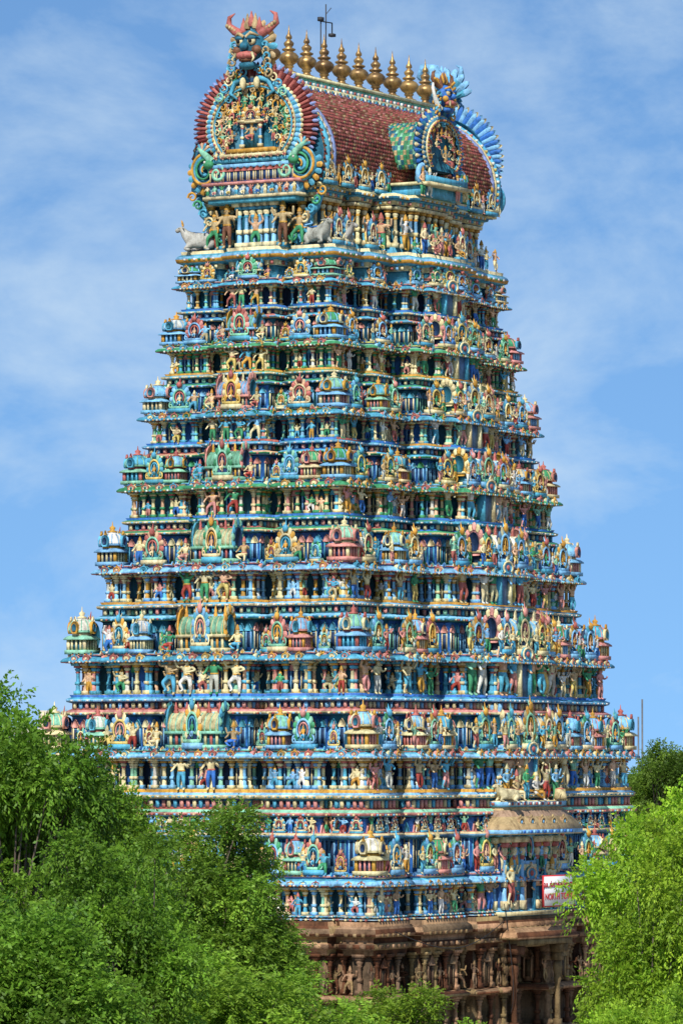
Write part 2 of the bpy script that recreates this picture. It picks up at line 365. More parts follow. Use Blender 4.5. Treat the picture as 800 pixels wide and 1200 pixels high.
def offp(poly,o):
    n=len(poly); r=[]
    for i in range(n):
        a,b,c=poly[i-1],poly[i],poly[(i+1)%n]
        d1=np.array([b[0]-a[0],b[1]-a[1]]); d2=np.array([c[0]-b[0],c[1]-b[1]]); d1=d1/np.linalg.norm(d1); d2=d2/np.linalg.norm(d2)
        n1=np.array([d1[1],-d1[0]]); n2=np.array([d2[1],-d2[0]])
        m=n1+n2 if abs(n1@n2)<.5 else n1
        r.append((b[0]+m[0]*o,b[1]+m[1]*o))
    return r
def sweep(acc,poly,prof,colf,cap=None):
    n=len(poly); V=[];F=[];Cc=[]
    for o,z in prof:
        for p in offp(poly,o): V.append((p[0],p[1],z))
    for k in range(len(prof)-1):
        for i in range(n):
            j=(i+1)%n; F.append((k*n+i,k*n+j,(k+1)*n+j,(k+1)*n+i)); Cc.append(colf(k,i))
    if cap is not None: F.append(tuple((len(prof)-1)*n+i for i in range(n))); Cc.append(cap)
    acc.raw(V,F,Cc)
def edges(poly):
    n=len(poly)
    for i in range(n):
        a=np.array(poly[i]); b=np.array(poly[(i+1)%n]); L=np.linalg.norm(b-a); e=(b-a)/L; yield a,e,np.array([e[1],-e[0]]),L
def row(poly,off,sp,minL=.3,ends=.0,front=False):
    for a,e,n,L in edges(poly):
        if front and (n[0]>.5 or n[1]>.5): continue
        if L<minL: continue
        k=max(1,int(round((L-2*ends)/sp)))
        for i in range(k):
            t=ends+(L-2*ends)*(i+.5)/k; p=a+e*t+n*off
            yield p,(n[1],-n[0]),n,i,k,L
def dentils(acc,poly,off,z,w,d,h,sp,cols,tpl=UB):
    for p,t,n,i,k,L in row(poly,off,sp): acc.place(tpl,MT((p[0],p[1],z),t,n,w,d,h),[cols[i%len(cols)]])

root=bpy.data.objects.new('temple_gopuram_tower',None); scene.collection.objects.link(root)

T=[(14.2,9.75,7.6,9.75,.14,.72,.5,.4),
   (13.8,9.15,9.75,15.5,.68,.92,1.2,.6),
   (12.95,8.16,15.5,20.0,.575,.90,1.9,.75),
   (11.95,7.1,20.0,24.2,.59,.89,1.9,.75),
   (11.05,6.25,24.2,28.1,.59,.89,1.85,.7),
   (10.3,5.6,28.1,31.5,.58,.88,1.75,.65),
   (9.6,5.0,31.5,34.8,.58,.88,1.65,.6),
   (8.95,4.5,34.8,37.8,.58,.88,1.5,.5)]
SCH=[('ltblue','turq','cream','pink'),('ltblue','turq','pink','mint'),('turq','ltblue','cream','pink'),('ltblue','mint','turq','rose'),('green','turq','cream','ltblue'),('turq','ltblue','green','peach'),('green','mint','ltblue','yellow'),('turq','cream','ltblue','pink')]
def getsegs(hx,hy,pB,q,k):
    w1=.36*hx; w2=.20*hx; v1=.30*hy
    cB=(.19*hx+.25,.98,.32); cA=(1.35,.94,.2) if k<4 else None
    return segs(hx,1.08,w1,pB*.72,w2,pB,cr=cB),segs(hy,.92,v1,q*.8,v1*.6,q,rec=-.8,cr=cA),w1,w2,v1
for k,(ex,ey,z0,z1,fb,ft,pB,q) in enumerate(T):
    acc=Acc(); H=z1-z0; hx=ex-.44; hy=ey-.44
    sB,sA,w1,w2,v1=getsegs(hx,hy,pB,q,k); ep=plan(hx,hy,sB,sA)
    sc=SCH[k]; NE=len(ep)
    Z=lambda f:z0+f*H
    zb=Z(fb)
    b0=max(fb-.24,.03); d=(fb-b0)
    prof=[(0,z0-.1),(0,Z(b0)),(.08,Z(b0+.06*d)),(.26,Z(b0+.10*d)),(.3,Z(b0+.2*d)),(.14,Z(b0+.3*d)),(-.04,Z(b0+.38*d)),(-.06,Z(b0+.58*d)),(.2,Z(b0+.66*d)),(.24,Z(b0+.78*d)),(.04,Z(b0+.86*d)),(.1,Z(b0+.97*d)),(-.5,zb)]
    def bandcols(lst):
        return [[C(*x) for _ in range(NE)] if R.random()<.4 else [C(*x)]*NE for x in lst]
    bc=bandcols([('teal','blue'),('navy','teal'),(sc[1],),(sc[2],),(sc[0],sc[3]),('teal','rose','blue'),('navy',),('navy','teal'),(sc[1],'cream'),(sc[0],'turq'),('rose','ochre','blue'),(sc[0],'cream'),('teal',)])
    sweep(acc,ep,prof,lambda a,i:bc[a][i]*(1+.1*math.sin(i*2.3+a)))
    for p,t,n,i,kk,L in row(ep,.02,.44,minL=.4):
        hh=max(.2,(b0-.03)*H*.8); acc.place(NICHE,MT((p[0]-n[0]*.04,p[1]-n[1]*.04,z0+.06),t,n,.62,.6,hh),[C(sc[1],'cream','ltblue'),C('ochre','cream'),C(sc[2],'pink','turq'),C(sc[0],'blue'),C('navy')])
    dentils(acc,ep,.0,Z(b0+.48*d),.16,.16,H*.06,.36,[C('cream'),C(sc[1]),C('pink'),C(sc[2])])
    dentils(acc,ep,.3,Z(b0+.13*d),.1,.1,.09,.26,[C('cream'),C('rose'),C('ltblue')])
    dentils(acc,ep,.24,Z(b0+.72*d),.12,.06,.07,.24,[C('white'),C('turq')])
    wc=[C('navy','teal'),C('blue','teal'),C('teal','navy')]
    sweep(acc,ep,[(-.5,zb-.08),(-.5,Z(ft)+.05)],lambda a,i:wc[i%3]*.8)  # wall colour darkened to paint in shade behind the pillars
    e0=ft-.01; dd=1-e0
    prof=[(-.5,Z(e0)),(.0,Z(e0+.04*dd)),(.02,Z(e0+.2*dd)),(.08,Z(e0+.22*dd)),(.38,Z(e0+.12*dd)),(.42,Z(e0+.2*dd)),(.41,Z(e0+.34*dd)),(.31,Z(e0+.54*dd)),(.12,Z(e0+.68*dd)),(.03,Z(e0+.72*dd)),(.15,Z(e0+.78*dd)),(.17,Z(e0+.92*dd)),(.06,z1)]
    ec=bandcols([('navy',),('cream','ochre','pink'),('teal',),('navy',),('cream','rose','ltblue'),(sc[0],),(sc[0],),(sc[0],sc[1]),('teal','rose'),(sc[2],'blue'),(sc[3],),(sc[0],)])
    sweep(acc,ep,prof,lambda a,i:ec[a][i]*(1+.08*math.sin(i*1.7+a)),cap=C('teal')*.6)
    dentils(acc,ep,.03,Z(e0+.12*dd),.1,.12,.1,.22,[C('cream'),C('turq'),C('rose')])
    dentils(acc,ep,.41,Z(e0+.18*dd),.09,.05,.08,.2,[C('white'),C(sc[1]),C('ochre')])
    for p,t,n,i,kk,L in row(ep,.36,.72,minL=.5): acc.place(ARCH,MT((p[0],p[1],Z(e0+.22*dd)),t,n,.42,.34,.34*min(1,H/4)),[C('cream','pink',sc[2]),C('ochre','rose','turq'),C('teal','cream')])
    for p,t,n,i,kk,L in row(ep,.18,.34): acc.place(LEAF,MT((p[0],p[1],Z(e0+.84*dd)),t,n,.22,.3,.2),[C('cream',sc[0],sc[1]),C('rose','blue','ochre')])
    # --- pillars stand free of the recessed wall
    hp=Z(ft)-zb; w=hp*1.22 if hp<1.35 else 1.6
    A1=[C('cream'),C('ltblue'),C('turq'),C('cream','ochre'),C('peach'),C('ltblue','mint')]
    def seq(t): return A1[(t*2+k)%6] if R.random()<.7 else C('pink','mint','white','turq','cream')
    for p,t,n,i,kk,L in row(ep,-.14,.5,minL=.3):
        acc.place(PIL,MT((p[0],p[1],zb-.02),t,n,w*1.0,w*.9,hp+.02),[seq(i),C(sc[0],'cream'),C('ochre','rose','cream')])
    for a,e,n,L in edges(ep):
        if n[0]>.5 or n[1]>.5 or L<.6: continue
        isA=n[0]<-.5; kk=max(1,int(round(L/.5)))
        for i in range(1,kk):
            p=a+e*(L*i/kk); r_=R.random()
            if r_<(.28 if isA else .45):
                f=R.choice(FIGL); s=hp*R.uniform(.62,.78)
                acc.place(f,MT((p[0]-n[0]*.12,p[1]-n[1]*.12,zb+.0),(n[1],-n[0]),n,s*1.3,s*1.1,s),figcols())
            elif r_<.72:
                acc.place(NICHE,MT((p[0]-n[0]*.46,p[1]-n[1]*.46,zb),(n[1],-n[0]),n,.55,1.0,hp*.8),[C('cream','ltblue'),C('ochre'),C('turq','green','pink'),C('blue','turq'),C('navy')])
    # --- larger standing figures
    for fi in (0,3):
        n,e=FACES[fi]; n=np.array(n,float); e=np.array(e,float); ho=hy if fi==0 else hx
        S=sB if fi==0 else sA
        for a,b,o,kd in S:
            if kd=='r': continue
            L=b-a
            if fi==0: kk=max(1,int(round(L/1.25)))
            else: kk=2 if kd=='z' else (1 if R.random()<.45 else 0)
            for i in range(kk):
                tt=a+L*(i+.5+R.uniform(-.12,.12))/kk
                if fi==0 and kd=='z': 
                    if abs(tt)<.7: tt=.95*(1 if tt>=0 else -1)
                p=e*tt+n*(ho+o+.1)
                big=(1.5 if kd in 'yz' else 1.12) if fi==0 else (1.2 if kd in 'yz' else .85)
                s=max(.95,hp)*big*R.uniform(.9,1.1)
                acc.place(R.choice(FIG),MT((p[0],p[1],zb-.1),(n[1],-n[0]),n,s*1.2,s,s),figcols())
        o=pB if fi==0 else q; p=n*(ho+o); wd=.5
        zc=(zb+Z(ft))/2
        M=lambda x,y,z,a,b,c,col:acc.place(UB,MT((p[0]+e[0]*x+n[0]*y,p[1]+e[1]*x+n[1]*y,z),(n[1],-n[0]),n,a,b,c),[col])
        if fi==0:
            M(0,-.05,zc,wd*1.7,.5,hp*1.12,C('sky')*.75)
            for s in(-1,1): M(s*wd,.1,zc,.15,.5,hp*1.15,C('cream','turq')); 
            M(0,.14,zc+hp*.6,wd*2.8,.5,.14,C('ltblue')); acc.place(ARCH,MT((p[0]+n[0]*.38,p[1]+n[1]*.38,zc+hp*.62),(n[1],-n[0]),n,1.1,.5,.7),[C('turq'),C('cream'),C('rose')])
    # --- parapet of miniature shrines standing on the eave
    HP=(T[k+1][3]-z1)*.47 if k<7 else .95
    HP=min(HP,1.95)
    for fi in range(4):
        n,e=FACES[fi]; n=np.array(n,float); e=np.array(e,float); isB=fi%2==0; h=hx if isB else hy; ho=hy if isB else hx
        S=sB if isB else sA
        tv=(n[1],-n[0])
        def put(tp,tt,o,w,dp,hh,cols,dz=0):
            p=e*tt+n*(ho+o); acc.place(tp,MT((p[0],p[1],z1-.02+dz),tv,n,w,dp,hh),cols)
        def shc(): 
            return [C('turq','ltblue','pink','cream'),C('cream','ltblue','mint','pink'),C('turq','mint','ltblue','green','white','cream','ltblue'),C('ochre','cream','rose'),C('pink','cream','turq','ochre'),C('navy','teal')]
        def kuc():
            a=R.choice([('pink','rose'),('turq','ltblue'),('green','mint'),('ltblue','turq'),('cream','ochre'),('rose','peach'),('turq','mint'),('ltblue','cream'),('mint','green'),('ochre','cream')])
            return [C(a[0]),C(a[1]),C('cream','ltblue','yellow','mint'),C('navy','teal'),C('cream','peach','green','ochre'),C('rose','ochre','turq','pink'),C('turq','ltblue','cream')]
        for a,b,o,kd in S:
            L=b-a
            if kd in 'bcm':
                lo,hi=a+.02,b-.02
                if kd!='m':
                    corner=-1 if a<0 else 1; ct=corner*(h-.36)
                    if fi in(0,2): put(KUTA,ct,-.30,1.2,1.2,HP*1.02,shc())
                    lo,hi=(a+1.05,b-.02) if a<0 else (a+.02,b-1.05)
                if hi-lo<.45: continue
                m=max(1,int(round((hi-lo)/1.3)))
                for i in range(m):
                    tt=lo+(hi-lo)*(i+.5)/m; w=(hi-lo)/m
                    if (i+k)%2==0 or m<2: put(KUDU,tt,.06+o,min(1.35,w*1.04),1.2,HP*.98,kuc())
                    else: put(KUTA,tt,-.12+o,min(1.05,w*.86),.9,HP*.93,shc())
                    if fi in(0,3):
                        for sg in(-.5,.5): 
                            if R.random()<(.8 if isB else .4):
                                s=HP*R.uniform(.5,.72); put(R.choice(FIG if isB else FIGL),tt+sg*w,.16+o,s*1.2,s,s,figcols())
            elif kd=='r':
                put(KUDU,(a+b)/2,-.4,.7,.8,HP*.6,kuc())
            elif kd=='y':
                w=min(L,1.6); tt=(a+b)/2
                if isB:
                    put(KUDU,tt,.06+o,w*.95,1.1,HP*1.05,kuc())
                    if fi==0:
                        for sg in(-1,1): s=HP*.72; put(R.choice(FIG),tt+sg*L*.42,.16+o,s*1.2,s,s,figcols())
                else: put(R.choice(SIT),tt,.1+o,HP*.8,HP*.8,HP*.75,figcols())
            elif kd=='z':
                put(SALA,0,-.25+o,L/2.1,1.0,HP*1.0,shc())
                put(KUDU,0,.16+o,1.6 if isB else 1.15,1.0,HP*1.22,kuc())
                if isB and L>2.5:
                    for sg in(-1,1): put(KUDU,sg*L*.36,.14+o,1.2,1,HP*1.04,kuc())
                if fi==0:
                    for sg in(-.98,-.5,.5,.98): s=HP*.66; put(R.choice(FIG),sg*L*.48,.24+o,s*1.2,s,s,figcols())
    if k==1:
        zz=Z(.36)
        mc=[C('turq'),C('ltblue'),C('cream'),C('rose')]
        sweep(acc,ep,[(.02,zz-.5),(.28,zz-.42),(.36,zz-.3),(.28,zz-.2),(-.05,zz-.15)],lambda a,i:mc[a])
        for p,t,n,i,kk,L in row(ep,.14,.62,minL=.5,front=True):
            if i%2: acc.place(KUDU,MT((p[0],p[1],zz-.2),t,n,.75,.6,.85),[C('ltblue','cream','turq'),C('pink','turq'),C('cream'),C('navy'),C('cream','green'),C('rose'),C('turq')])
            else: acc.place(R.choice(SITL+FIGL),MT((p[0],p[1],zz-.2),t,n,.9,.75,.78),figcols())
    acc.build('storey_%d'%(k+1),paint,root)

# ------------------------------------------------------------------ crown neck, top ledge
acc=Acc()
z0=37.8
hxl,hyl=8.3,4.0
lsB,lsA,*_=getsegs(hxl,hyl,1.5,.5,7); lp=plan(hxl,hyl,lsB,lsA)
lc=[C('turq'),C('teal'),C('cream'),C('turq'),C('ochre'),C('ltblue'),C('turq'),C('cream')]
sweep(acc,lp,[(-.1,z0-.1),(-.1,z0+.55),(.1,z0+.6),(.12,z0+.85),(.35,z0+.95),(.4,z0+1.12),(.35,z0+1.25),(.18,z0+1.35),(.2,z0+1.5)],lambda a,i:lc[a%8],cap=C('teal'))
dentils(acc,lp,.14,z0+.74,.14,.1,.18,.28,[C('cream'),C('rose'),C('ltblue')]); dentils(acc,lp,.4,z0+1.1,.12,.06,.1,.26,[C('white'),C('green')])
zl=z0+1.5
nsB,nsA,*_=getsegs(7.9,3.2,1.5,.3,7); np_=plan(7.9,3.2,nsB,nsA)
zs=42.1
lc2=[C('turq'),C('ltblue'),C('teal'),C('navy'),C('cream'),C('turq'),C('teal'),C('cream'),C('turq')]
sweep(acc,np_,[(0,zl-.1),(0,zl+.3),(-.35,zl+.35),(-.35,zs-.5),(.1,zs-.45),(.15,zs-.25),(.3,zs-.2),(.34,zs-.05),(.2,zs+.1),(.1,zs+.15)],lambda a,i:lc2[a%9],cap=C('teal'))
dentils(acc,np_,.15,zs-.33,.14,.1,.14,.26,[C('cream'),C('pink'),C('turq')]); dentils(acc,np_,.33,zs-.1,.1,.1,.1,.22,[C('white'),C('ochre')])
for p,t,n,i,kk,L in row(np_,-.06,.6): acc.place(PIL,MT((p[0],p[1],zl+.3),t,n,1.5,1.5,zs-zl-.8),[C('ltblue','cream','turq'),C('cream'),C('ochre')])
for p,t,n,i,kk,L in row(np_,.3,.95,front=True,minL=.6):
    s=R.uniform(1.4,1.9); acc.place(R.choice(FIG),MT((p[0],p[1],zl),t,n,s*1.2,s,s),figcols())
for p,t,n,i,kk,L in row(lp,.08,.9,front=True,minL=.6):
    if n[0]<-.5: continue
    if R.random()<.65:
        s=R.uniform(.9,1.4); acc.place(R.choice(FIG+SIT),MT((p[0],p[1],zl),t,n,s*1.2,s,s),figcols())
    else: acc.place(KUDU,MT((p[0],p[1],zl),t,n,1.0,.8,1.7),[C('turq','cream'),C('ltblue'),C('cream'),C('navy'),C('cream'),C('rose'),C('turq')])
for y,s in((3.3,1),(-3.3,-1)):
    M=np.array(Matrix.Translation((-8.3,y,zl))@Matrix.Rotation(math.radians(90*s+(25*s)),4,'Z')@Matrix.Scale(1.4,4)); acc.place(BULL,M,[C('white')*.62,C('blue'),C('ochre'),PAL[P('dark')]])
    M=np.array(Matrix.Translation((-7.0 if s<0 else -7.2,y+.35*s,zl))@Matrix.Rotation(math.radians(-90),4,'Z')@Matrix.Scale(1.3,4)); acc.place(BULL,M,[C('white')*.55,C('rose'),C('ochre'),PAL[P('dark')]])
for y in(-1.55,1.55):
    acc.place(FIG[4],MT((-8.6,y,zl),(0,1),(-1,0),2.2,2.0,2.1),[C('tan'),C('brown'),C('gold'),PAL[P('dark')]])
for y in(-2.35,2.35): acc.place(FIG[3],MT((-8.4,y,zl),(0,1),(-1,0),2.0,1.8,1.8),[C('tan'),C('green'),C('gold'),PAL[P('dark')]])
for y in(-.95,-.55,-.2,.2,.55,.95): acc.place(PIL,MT((-8.45,y,zl),(0,1),(-1,0),1.8,1.6,2.15),[C('ltblue'),C('cream'),C('turq')])
acc.place(UB,MT((-8.0,0,zl+1.1),(0,1),(-1,0),2.5,.7,2.2),[C('teal')])
acc.place(UB,MT((-8.2,0,zl+2.25),(0,1),(-1,0),4.8,1.5,.2),[C('turq')]); acc.place(UB,MT((-8.2,0,zl+2.42),(0,1),(-1,0),5.3,1.7,.14),[C('cream')])
acc.place(UB,MT((-8.2,0,zl+2.75),(0,1),(-1,0),5.0,1.4,.5),[C('ltblue')]); acc.place(UB,MT((-8.2,0,zl+3.08),(0,1),(-1,0),5.4,1.7,.14),[C('pink')])
acc.place(UB,MT((-8.1,0,zl+3.5),(0,1),(-1,0),4.6,1.2,.7),[C('turq')])
for i in range(13):
    y=-2.4+.4*i; acc.place(SITL[0] if i%2 else FIGL[i%4],MT((-9.0,y,zl+2.5),(0,1),(-1,0),.62,.5,.7 if i%2 else .52),figcols())
    acc.place(NICHE,MT((-8.85,y*.9,zl+3.14),(0,1),(-1,0),.6,.8,.6),[C('cream'),C('ochre'),C('rose'),C('blue'),C('navy')])
q=TB()
for s in(-1,1):
    q.tube([(s*1.9,0,.2),(s*2.4,.1,1.1),(s*3.1,.1,1.8),(s*3.4,.0,2.6)],[.14,.2,.22,.14],P('turq'),7)
    for j in range(6): q.spiral((s*(2.0+.32*j),.5+.42*j),.28,1.3,s,.07,P(['green','ochre','cream','turq'][j%4]),0,.3,5,12)
acc.place(q.done(),MT((-8.1,0,zl),(0,1),(-1,0)),PAL)
acc.build('crown_neck',paint,root)

# ------------------------------------------------------------------ vaulted roof
X0=.45
acc=Acc(); HX=8.75
def cs(u):
    pts=[(3.1,42.15),(3.55,42.9),(3.62,43.8),(3.4,44.7),(2.85,45.6),(2.0,46.4),(1.05,47.0),(.42,47.45)]
    x=u*(len(pts)-1); i=min(int(x),len(pts)-2); f=x-i; a,b=pts[i],pts[i+1]; return a[0]+(b[0]-a[0])*f,a[1]+(b[1]-a[1])*f
NRW,NCL=34,72
V=[];F=[];Cc=[]
def vp(i,j,sg,b=0):
    u=min(max(i/NRW,0),1); a,z=cs(u); a2,z2=cs(min(u+.02,1)); a1,z1_=cs(max(u-.02,0)); tx,tz=a2-a1,z2-z1_; l=math.hypot(tx,tz); nx,nz=tz/l,-tx/l
    x=-HX+2*HX*j/NCL; x=max(-HX,min(HX,x)); return (x,sg*(a+nx*b),z+nz*b)
for sg in(-1,1):
    for i in range(0,NRW+1):
        for j in range(NCL+1):
            jj=j+.5*(i%2)
            o=len(V); V+= [vp(i-1,jj,sg),vp(i,jj+.5,sg),vp(i+1,jj,sg),vp(i,jj-.5,sg),vp(i-.45,jj,sg,.13)]
            lat=(i//2+j)%3 if i%2 else (j-i//2)%3
            base=C('rose','rose','brown') if lat else C('tan','rose','stone','pink')
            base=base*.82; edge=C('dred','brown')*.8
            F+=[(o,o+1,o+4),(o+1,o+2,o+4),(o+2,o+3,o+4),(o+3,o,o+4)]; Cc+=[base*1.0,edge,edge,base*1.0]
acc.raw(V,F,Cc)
for sg in(-1,1):
    pr=[cs(i/20) for i in range(21)]; pts=[(sg*(HX-.05),a,z) for a,z in pr]+[(sg*(HX-.05),-a,z) for a,z in pr[::-1]]
    acc.raw(pts,[tuple(range(len(pts)))],[C('teal')])
    for k,(rr,cn) in enumerate([(.16,'turq'),(.11,'cream'),(.13,'lav')]):
        t=TB(); 
        for s in(-1,1): t.tube([(0,s*(a+.04),z+.02) for a,z in pr],rr,0,6)
        M=np.eye(4); M[0,3]=sg*(HX-.25-.3*k); acc.place(t.done(),M,[C(cn)])
    for s in(-1,1):
        for i in range(1,20):
            a,z=pr[i]; acc.place(UB,MT((sg*(HX-.36),s*(a+.12),z+.06),(1,0),(0,1),.1,.14,.14),[C('white','rose','yellow')])
for sy in(-1,1):
    for x in np.arange(-8.4,8.5,.42):
        acc.place(LEAF,MT((x,sy*3.3,42.12),(-1,0) if sy<0 else (1,0),(0,sy),.4,.8,.5),[C('turq','ltblue'),C('cream','rose')])
    acc.place(UB,MT((0,sy*3.2,42.2),(1,0),(0,1),2*HX,.5,.16),[C('cream')])
    for x in np.arange(-8.2,8.3,1.6):
        if abs(x)<2.4: continue
        acc.place(KUDU,MT((x,sy*3.62,42.2),(1 if sy>0 else -1,0),(0,sy),1.2,.7,1.5),[C('turq','cream'),C('ltblue','ochre'),C('cream'),C('navy'),C('cream'),C('ochre'),C('turq')])
        acc.place(R.choice(FIG),MT((x+.8,sy*3.6,42.2),(1 if sy>0 else -1,0),(0,sy),1.2,1.1,1.1),figcols())
def bx(c,d,col): acc.place(UB,MT(c,(1,0),(0,1),*d),[col])
bx((0,0,47.35),(2*HX+.1,1.5,.22),C('cream')); bx((0,0,47.55),(2*HX+.2,1.15,.2),C('turq')); bx((0,0,47.74),(2*HX,.9,.2),C('mint')); bx((0,0,47.9),(2*HX+.2,1.1,.14),C('cream'))
for sy in(-1,1):
    for i,x in enumerate(np.arange(-8.5,8.6,.36)):
        acc.place(LEAF,MT((x,sy*.8,46.98),(1,0),(0,sy),.3,.6,.42),[C('turq') if i%2 else C('white'),C('blue')])
        acc.place(UB,MT((x,sy*.6,47.56),(1,0),(0,1),.14,.1,.16),[C('white') if i%2 else C('rose')])
acc.build('vaulted_roof',paint,root).location.x=X0

fin=TB(); fin.lathe([(.34,0),(.36,.08),(.2,.14),(.16,.26),(.24,.32),(.2,.4),(.36,.52),(.46,.68),(.46,.8),(.34,.94),(.18,1.02),(.3,1.08),(.32,1.14),(.14,1.22),(.22,1.32),(.24,1.42),(.14,1.52),(.08,1.58),(.15,1.64),(.14,1.74),(.07,1.84),(.035,2.0),(.008,2.25)],16,0); FT=fin.done()
fa=Acc()
for i in range(10):
    M=np.eye(4)*1.0; M[:3,:3]*=1.05; M[:3,3]=(-7.6+15.2*i/9,0,47.97); fa.place(FT,M,PAL)
fa.build('brass_finials',gold,root,True).location.x=X0
t=TB(); t.tube([(-1.4,.3,47.9),(-1.4,.3,51.9)],.03,0,6); t.tube([(-1.9,.3,47.9),(-1.9,.3,51.0)],.03,0,6); t.tube([(-1.9,.3,51.0),(-.8,.3,51.05)],.03,0,6); t.tube([(-.8,.3,51.05),(-.8,.3,50.5)],.03,0,6)
t.tube([(-1.4,.3,51.4),(-1.4,.0,51.7)],.02,0,5); t.box((-.8,.3,50.45),(.3,.25,.15),0); t.box((-1.9,.3,51.1),(.3,.2,.2),0)
fa=Acc(); fa.place(t.done(),np.eye(4),[np.array([.05,.05,.055])]); fa.build('lightning_mast',paint,root)

# ------------------------------------------------------------------ horseshoe gables
def gable(RX,RZ,c1,c2,c3,c4,n1=54,n2=44,ri=.70):
    t=TB(); A0=math.radians(-42); A1=math.radians(222)
    def pt(a,r,y): return (math.cos(a)*r*RX,y,math.sin(a)*r*RZ)
    pl=[(math.cos(A0+(A1-A0)*i/40)*.74*RX, math.sin(A0+(A1-A0)*i/40)*.74*RZ) for i in range(41)]
    t.plate(pl,-.5,0,P('teal'))
    for i in range(n1):
        a=A0+(A1-A0)*i/n1;b=A0+(A1-A0)*(i+1)/n1; t.petal(a,b,.70,1.0,RX,RZ,-.05,.14,P(c1) if i%2 else P(c2),tip=P(c3) if i%2 else P(c1))
        t.petal(a,b,.70,.97,RX,RZ,-.12,-.1,P(c1) if i%2 else P(c4))
    for i in range(n2):
        a=A0+(A1-A0)*i/n2;b=A0+(A1-A0)*(i+1)/n2; t.petal(a,b,ri-.05,ri+.08,RX,RZ,.08,.1,P('ltblue') if i%2 else P('turq'),tip=P('cream'))
    for r,w,cn in((ri-.05,.08,'cream'),(ri-.09,.05,'turq')):
        t.tube([pt(A0+(A1-A0)*i/40,r,.2) for i in range(41)],w*min(RX,3)/3,P(cn),6)
    for i in range(44):
        a=A0+(A1-A0)*i/43; p=pt(a,ri-.05,.28); t.ell(p,(.06,.06,.06),P('rose') if i%2 else P('gold'),6,4)
    return t
g=gable(3.5,3.1,'dred','rose','lav','red',n1=64)
FC=['cream','peach','ochre','tan','cream','mint']
for i in range(19):
    a=math.radians(-36+252*i/18); s=.88
    g.merge(R.choice(FIG),MT((math.cos(a)*.535*3.5,.1,math.sin(a)*.535*3.0-.42),(1,0),(0,1),s*1.2,s,s),[P(R.choice(FC)),P(R.choice(['rose','green','ochre','tan'])),P('gold'),P('dark')])
    g.spiral((math.cos(a)*.58*3.5,math.sin(a)*.58*3.0),.2,1.3,1 if a<1.57 else -1,.05,P(R.choice(['ochre','cream','tan','turq'])),a,.15,5,10)
for i in range(13):
    a=math.radians(-28+236*i/12); s=.74
    g.merge(R.choice(FIG+SIT),MT((math.cos(a)*.37*3.5,.22,math.sin(a)*.37*3.0-.28),(1,0),(0,1),s*1.2,s,s),[P(R.choice(FC)),P(R.choice(['rose','ochre','green'])),P('gold'),P('dark')])
    g.spiral((math.cos(a)*.44*3.5,math.sin(a)*.44*3.0),.17,1.3,1 if a<1.57 else -1,.045,P(R.choice(['ochre','cream','green','tan'])),a,.2,5,10)
for i in range(7):
    a=math.radians(10+160*i/6); g.merge(SIT[0],MT((math.cos(a)*.24*3.5,.3,math.sin(a)*.24*3.0-.1),(1,0),(0,1),.65,.6,.6),[P(R.choice(FC)),P('rose'),P('gold'),P('dark')])
g.box((0,.15,-.35),(1.0,.3,1.4),P('teal')); g.merge(SIT[1],MT((0,.3,-.8),(1,0),(0,1),1.3,1.2,1.2),[P('tan'),P('rose'),P('gold'),P('dark')])
for s in(-1,1): g.merge(PIL,MT((s*.5,.35,-1.05),(1,0),(0,1),1.1,1.1,1.3),[P('ltblue'),P('cream'),P('rose')])
g.merge(KUDU,MT((0,.35,.1),(1,0),(0,1),1.2,.8,.9),[P('ochre'),P('cream'),P('tan'),P('navy'),P('cream'),P('rose'),P('cream')])
g.box((0,.2,-1.2),(2.6,.6,.2),P('ochre')); g.box((0,.25,-1.42),(3.4,.5,.16),P('cream')); g.box((0,.2,-1.64),(4.2,.4,.2),P('turq')); g.box((0,.1,-1.9),(4.8,.6,.2),P('ltblue'))
for i in range(11): g.merge(SITL[0],MT((-1.9+.38*i,.42,-1.6),(1,0),(0,1),.5,.5,.55),[P('cream'),P('rose'),P('gold'),P('dark')])
for s in(-1,1):
    g.spiral((s*2.6,-2.05),.8,1.6,-s,.18,P('turq'),math.pi/2,.1,8,30); g.spiral((s*2.6,-2.05),.9,1.3,-s,.09,P('ochre'),math.pi/2,.24,6,30); g.spiral((s*2.6,-2.05),.6,1.1,-s,.07,P('green'),math.pi/2,.3,6,30)
    g.spiral((s*1.9,-2.2),.45,1.4,s,.11,P('mint'),math.pi/2,.3,6,20)
    for j in range(10):
        a=math.radians(160+19*j) if s<0 else math.radians(20-19*j)
        g.petal(a-.14,a+.14,.8,1.15,1,1,.05,.08,P('ochre') if j%2 else P('turq'),s*2.6,-2.05)
    g.tube([(s*2.2,.3,-1.6),(s*2.65,.35,-1.2),(s*3.0,.3,-.9)],[.18,.15,.07],P('mint'),7)
    for j in range(5): g.petal(math.radians(60+25*j)-.2,math.radians(60+25*j)+.2,.1,.5,1,1,.3,.08,P('peach') if j%2 else P('turq'),s*2.75,-1.15)
    g.ell((s*2.35,.4,-1.75),(.3,.25,.22),P('green'),9,6); g.ell((s*2.45,.6,-1.65),(.07,.05,.07),P('white'),6,4)
for s in(-1,1):
    for j in range(6): g.spiral((s*(.45+.26*j),2.6-.09*j*j*.5),.27,1.4,-s,.06,P(['turq','ochre','green','cream','turq','mint'][j]),0,.35,6,14)
    g.tube([(s*.3,.3,2.3),(s*.9,.35,2.1),(s*1.2,.3,1.6),(s*.8,.35,1.3)],[.12,.12,.1,.05],P('turq'),7)
    g.ell((s*.38,.5,2.0),(.16,.16,.3),P('cream'),8,6)
g.merge(KIRTI,MT((0,.25,2.7),(1,0),(0,1),2.2,2.0,2.2),[P('teal'),P('rose'),P('brown'),P('tan'),P('cream'),P('dark'),P('rose'),P('turq')])
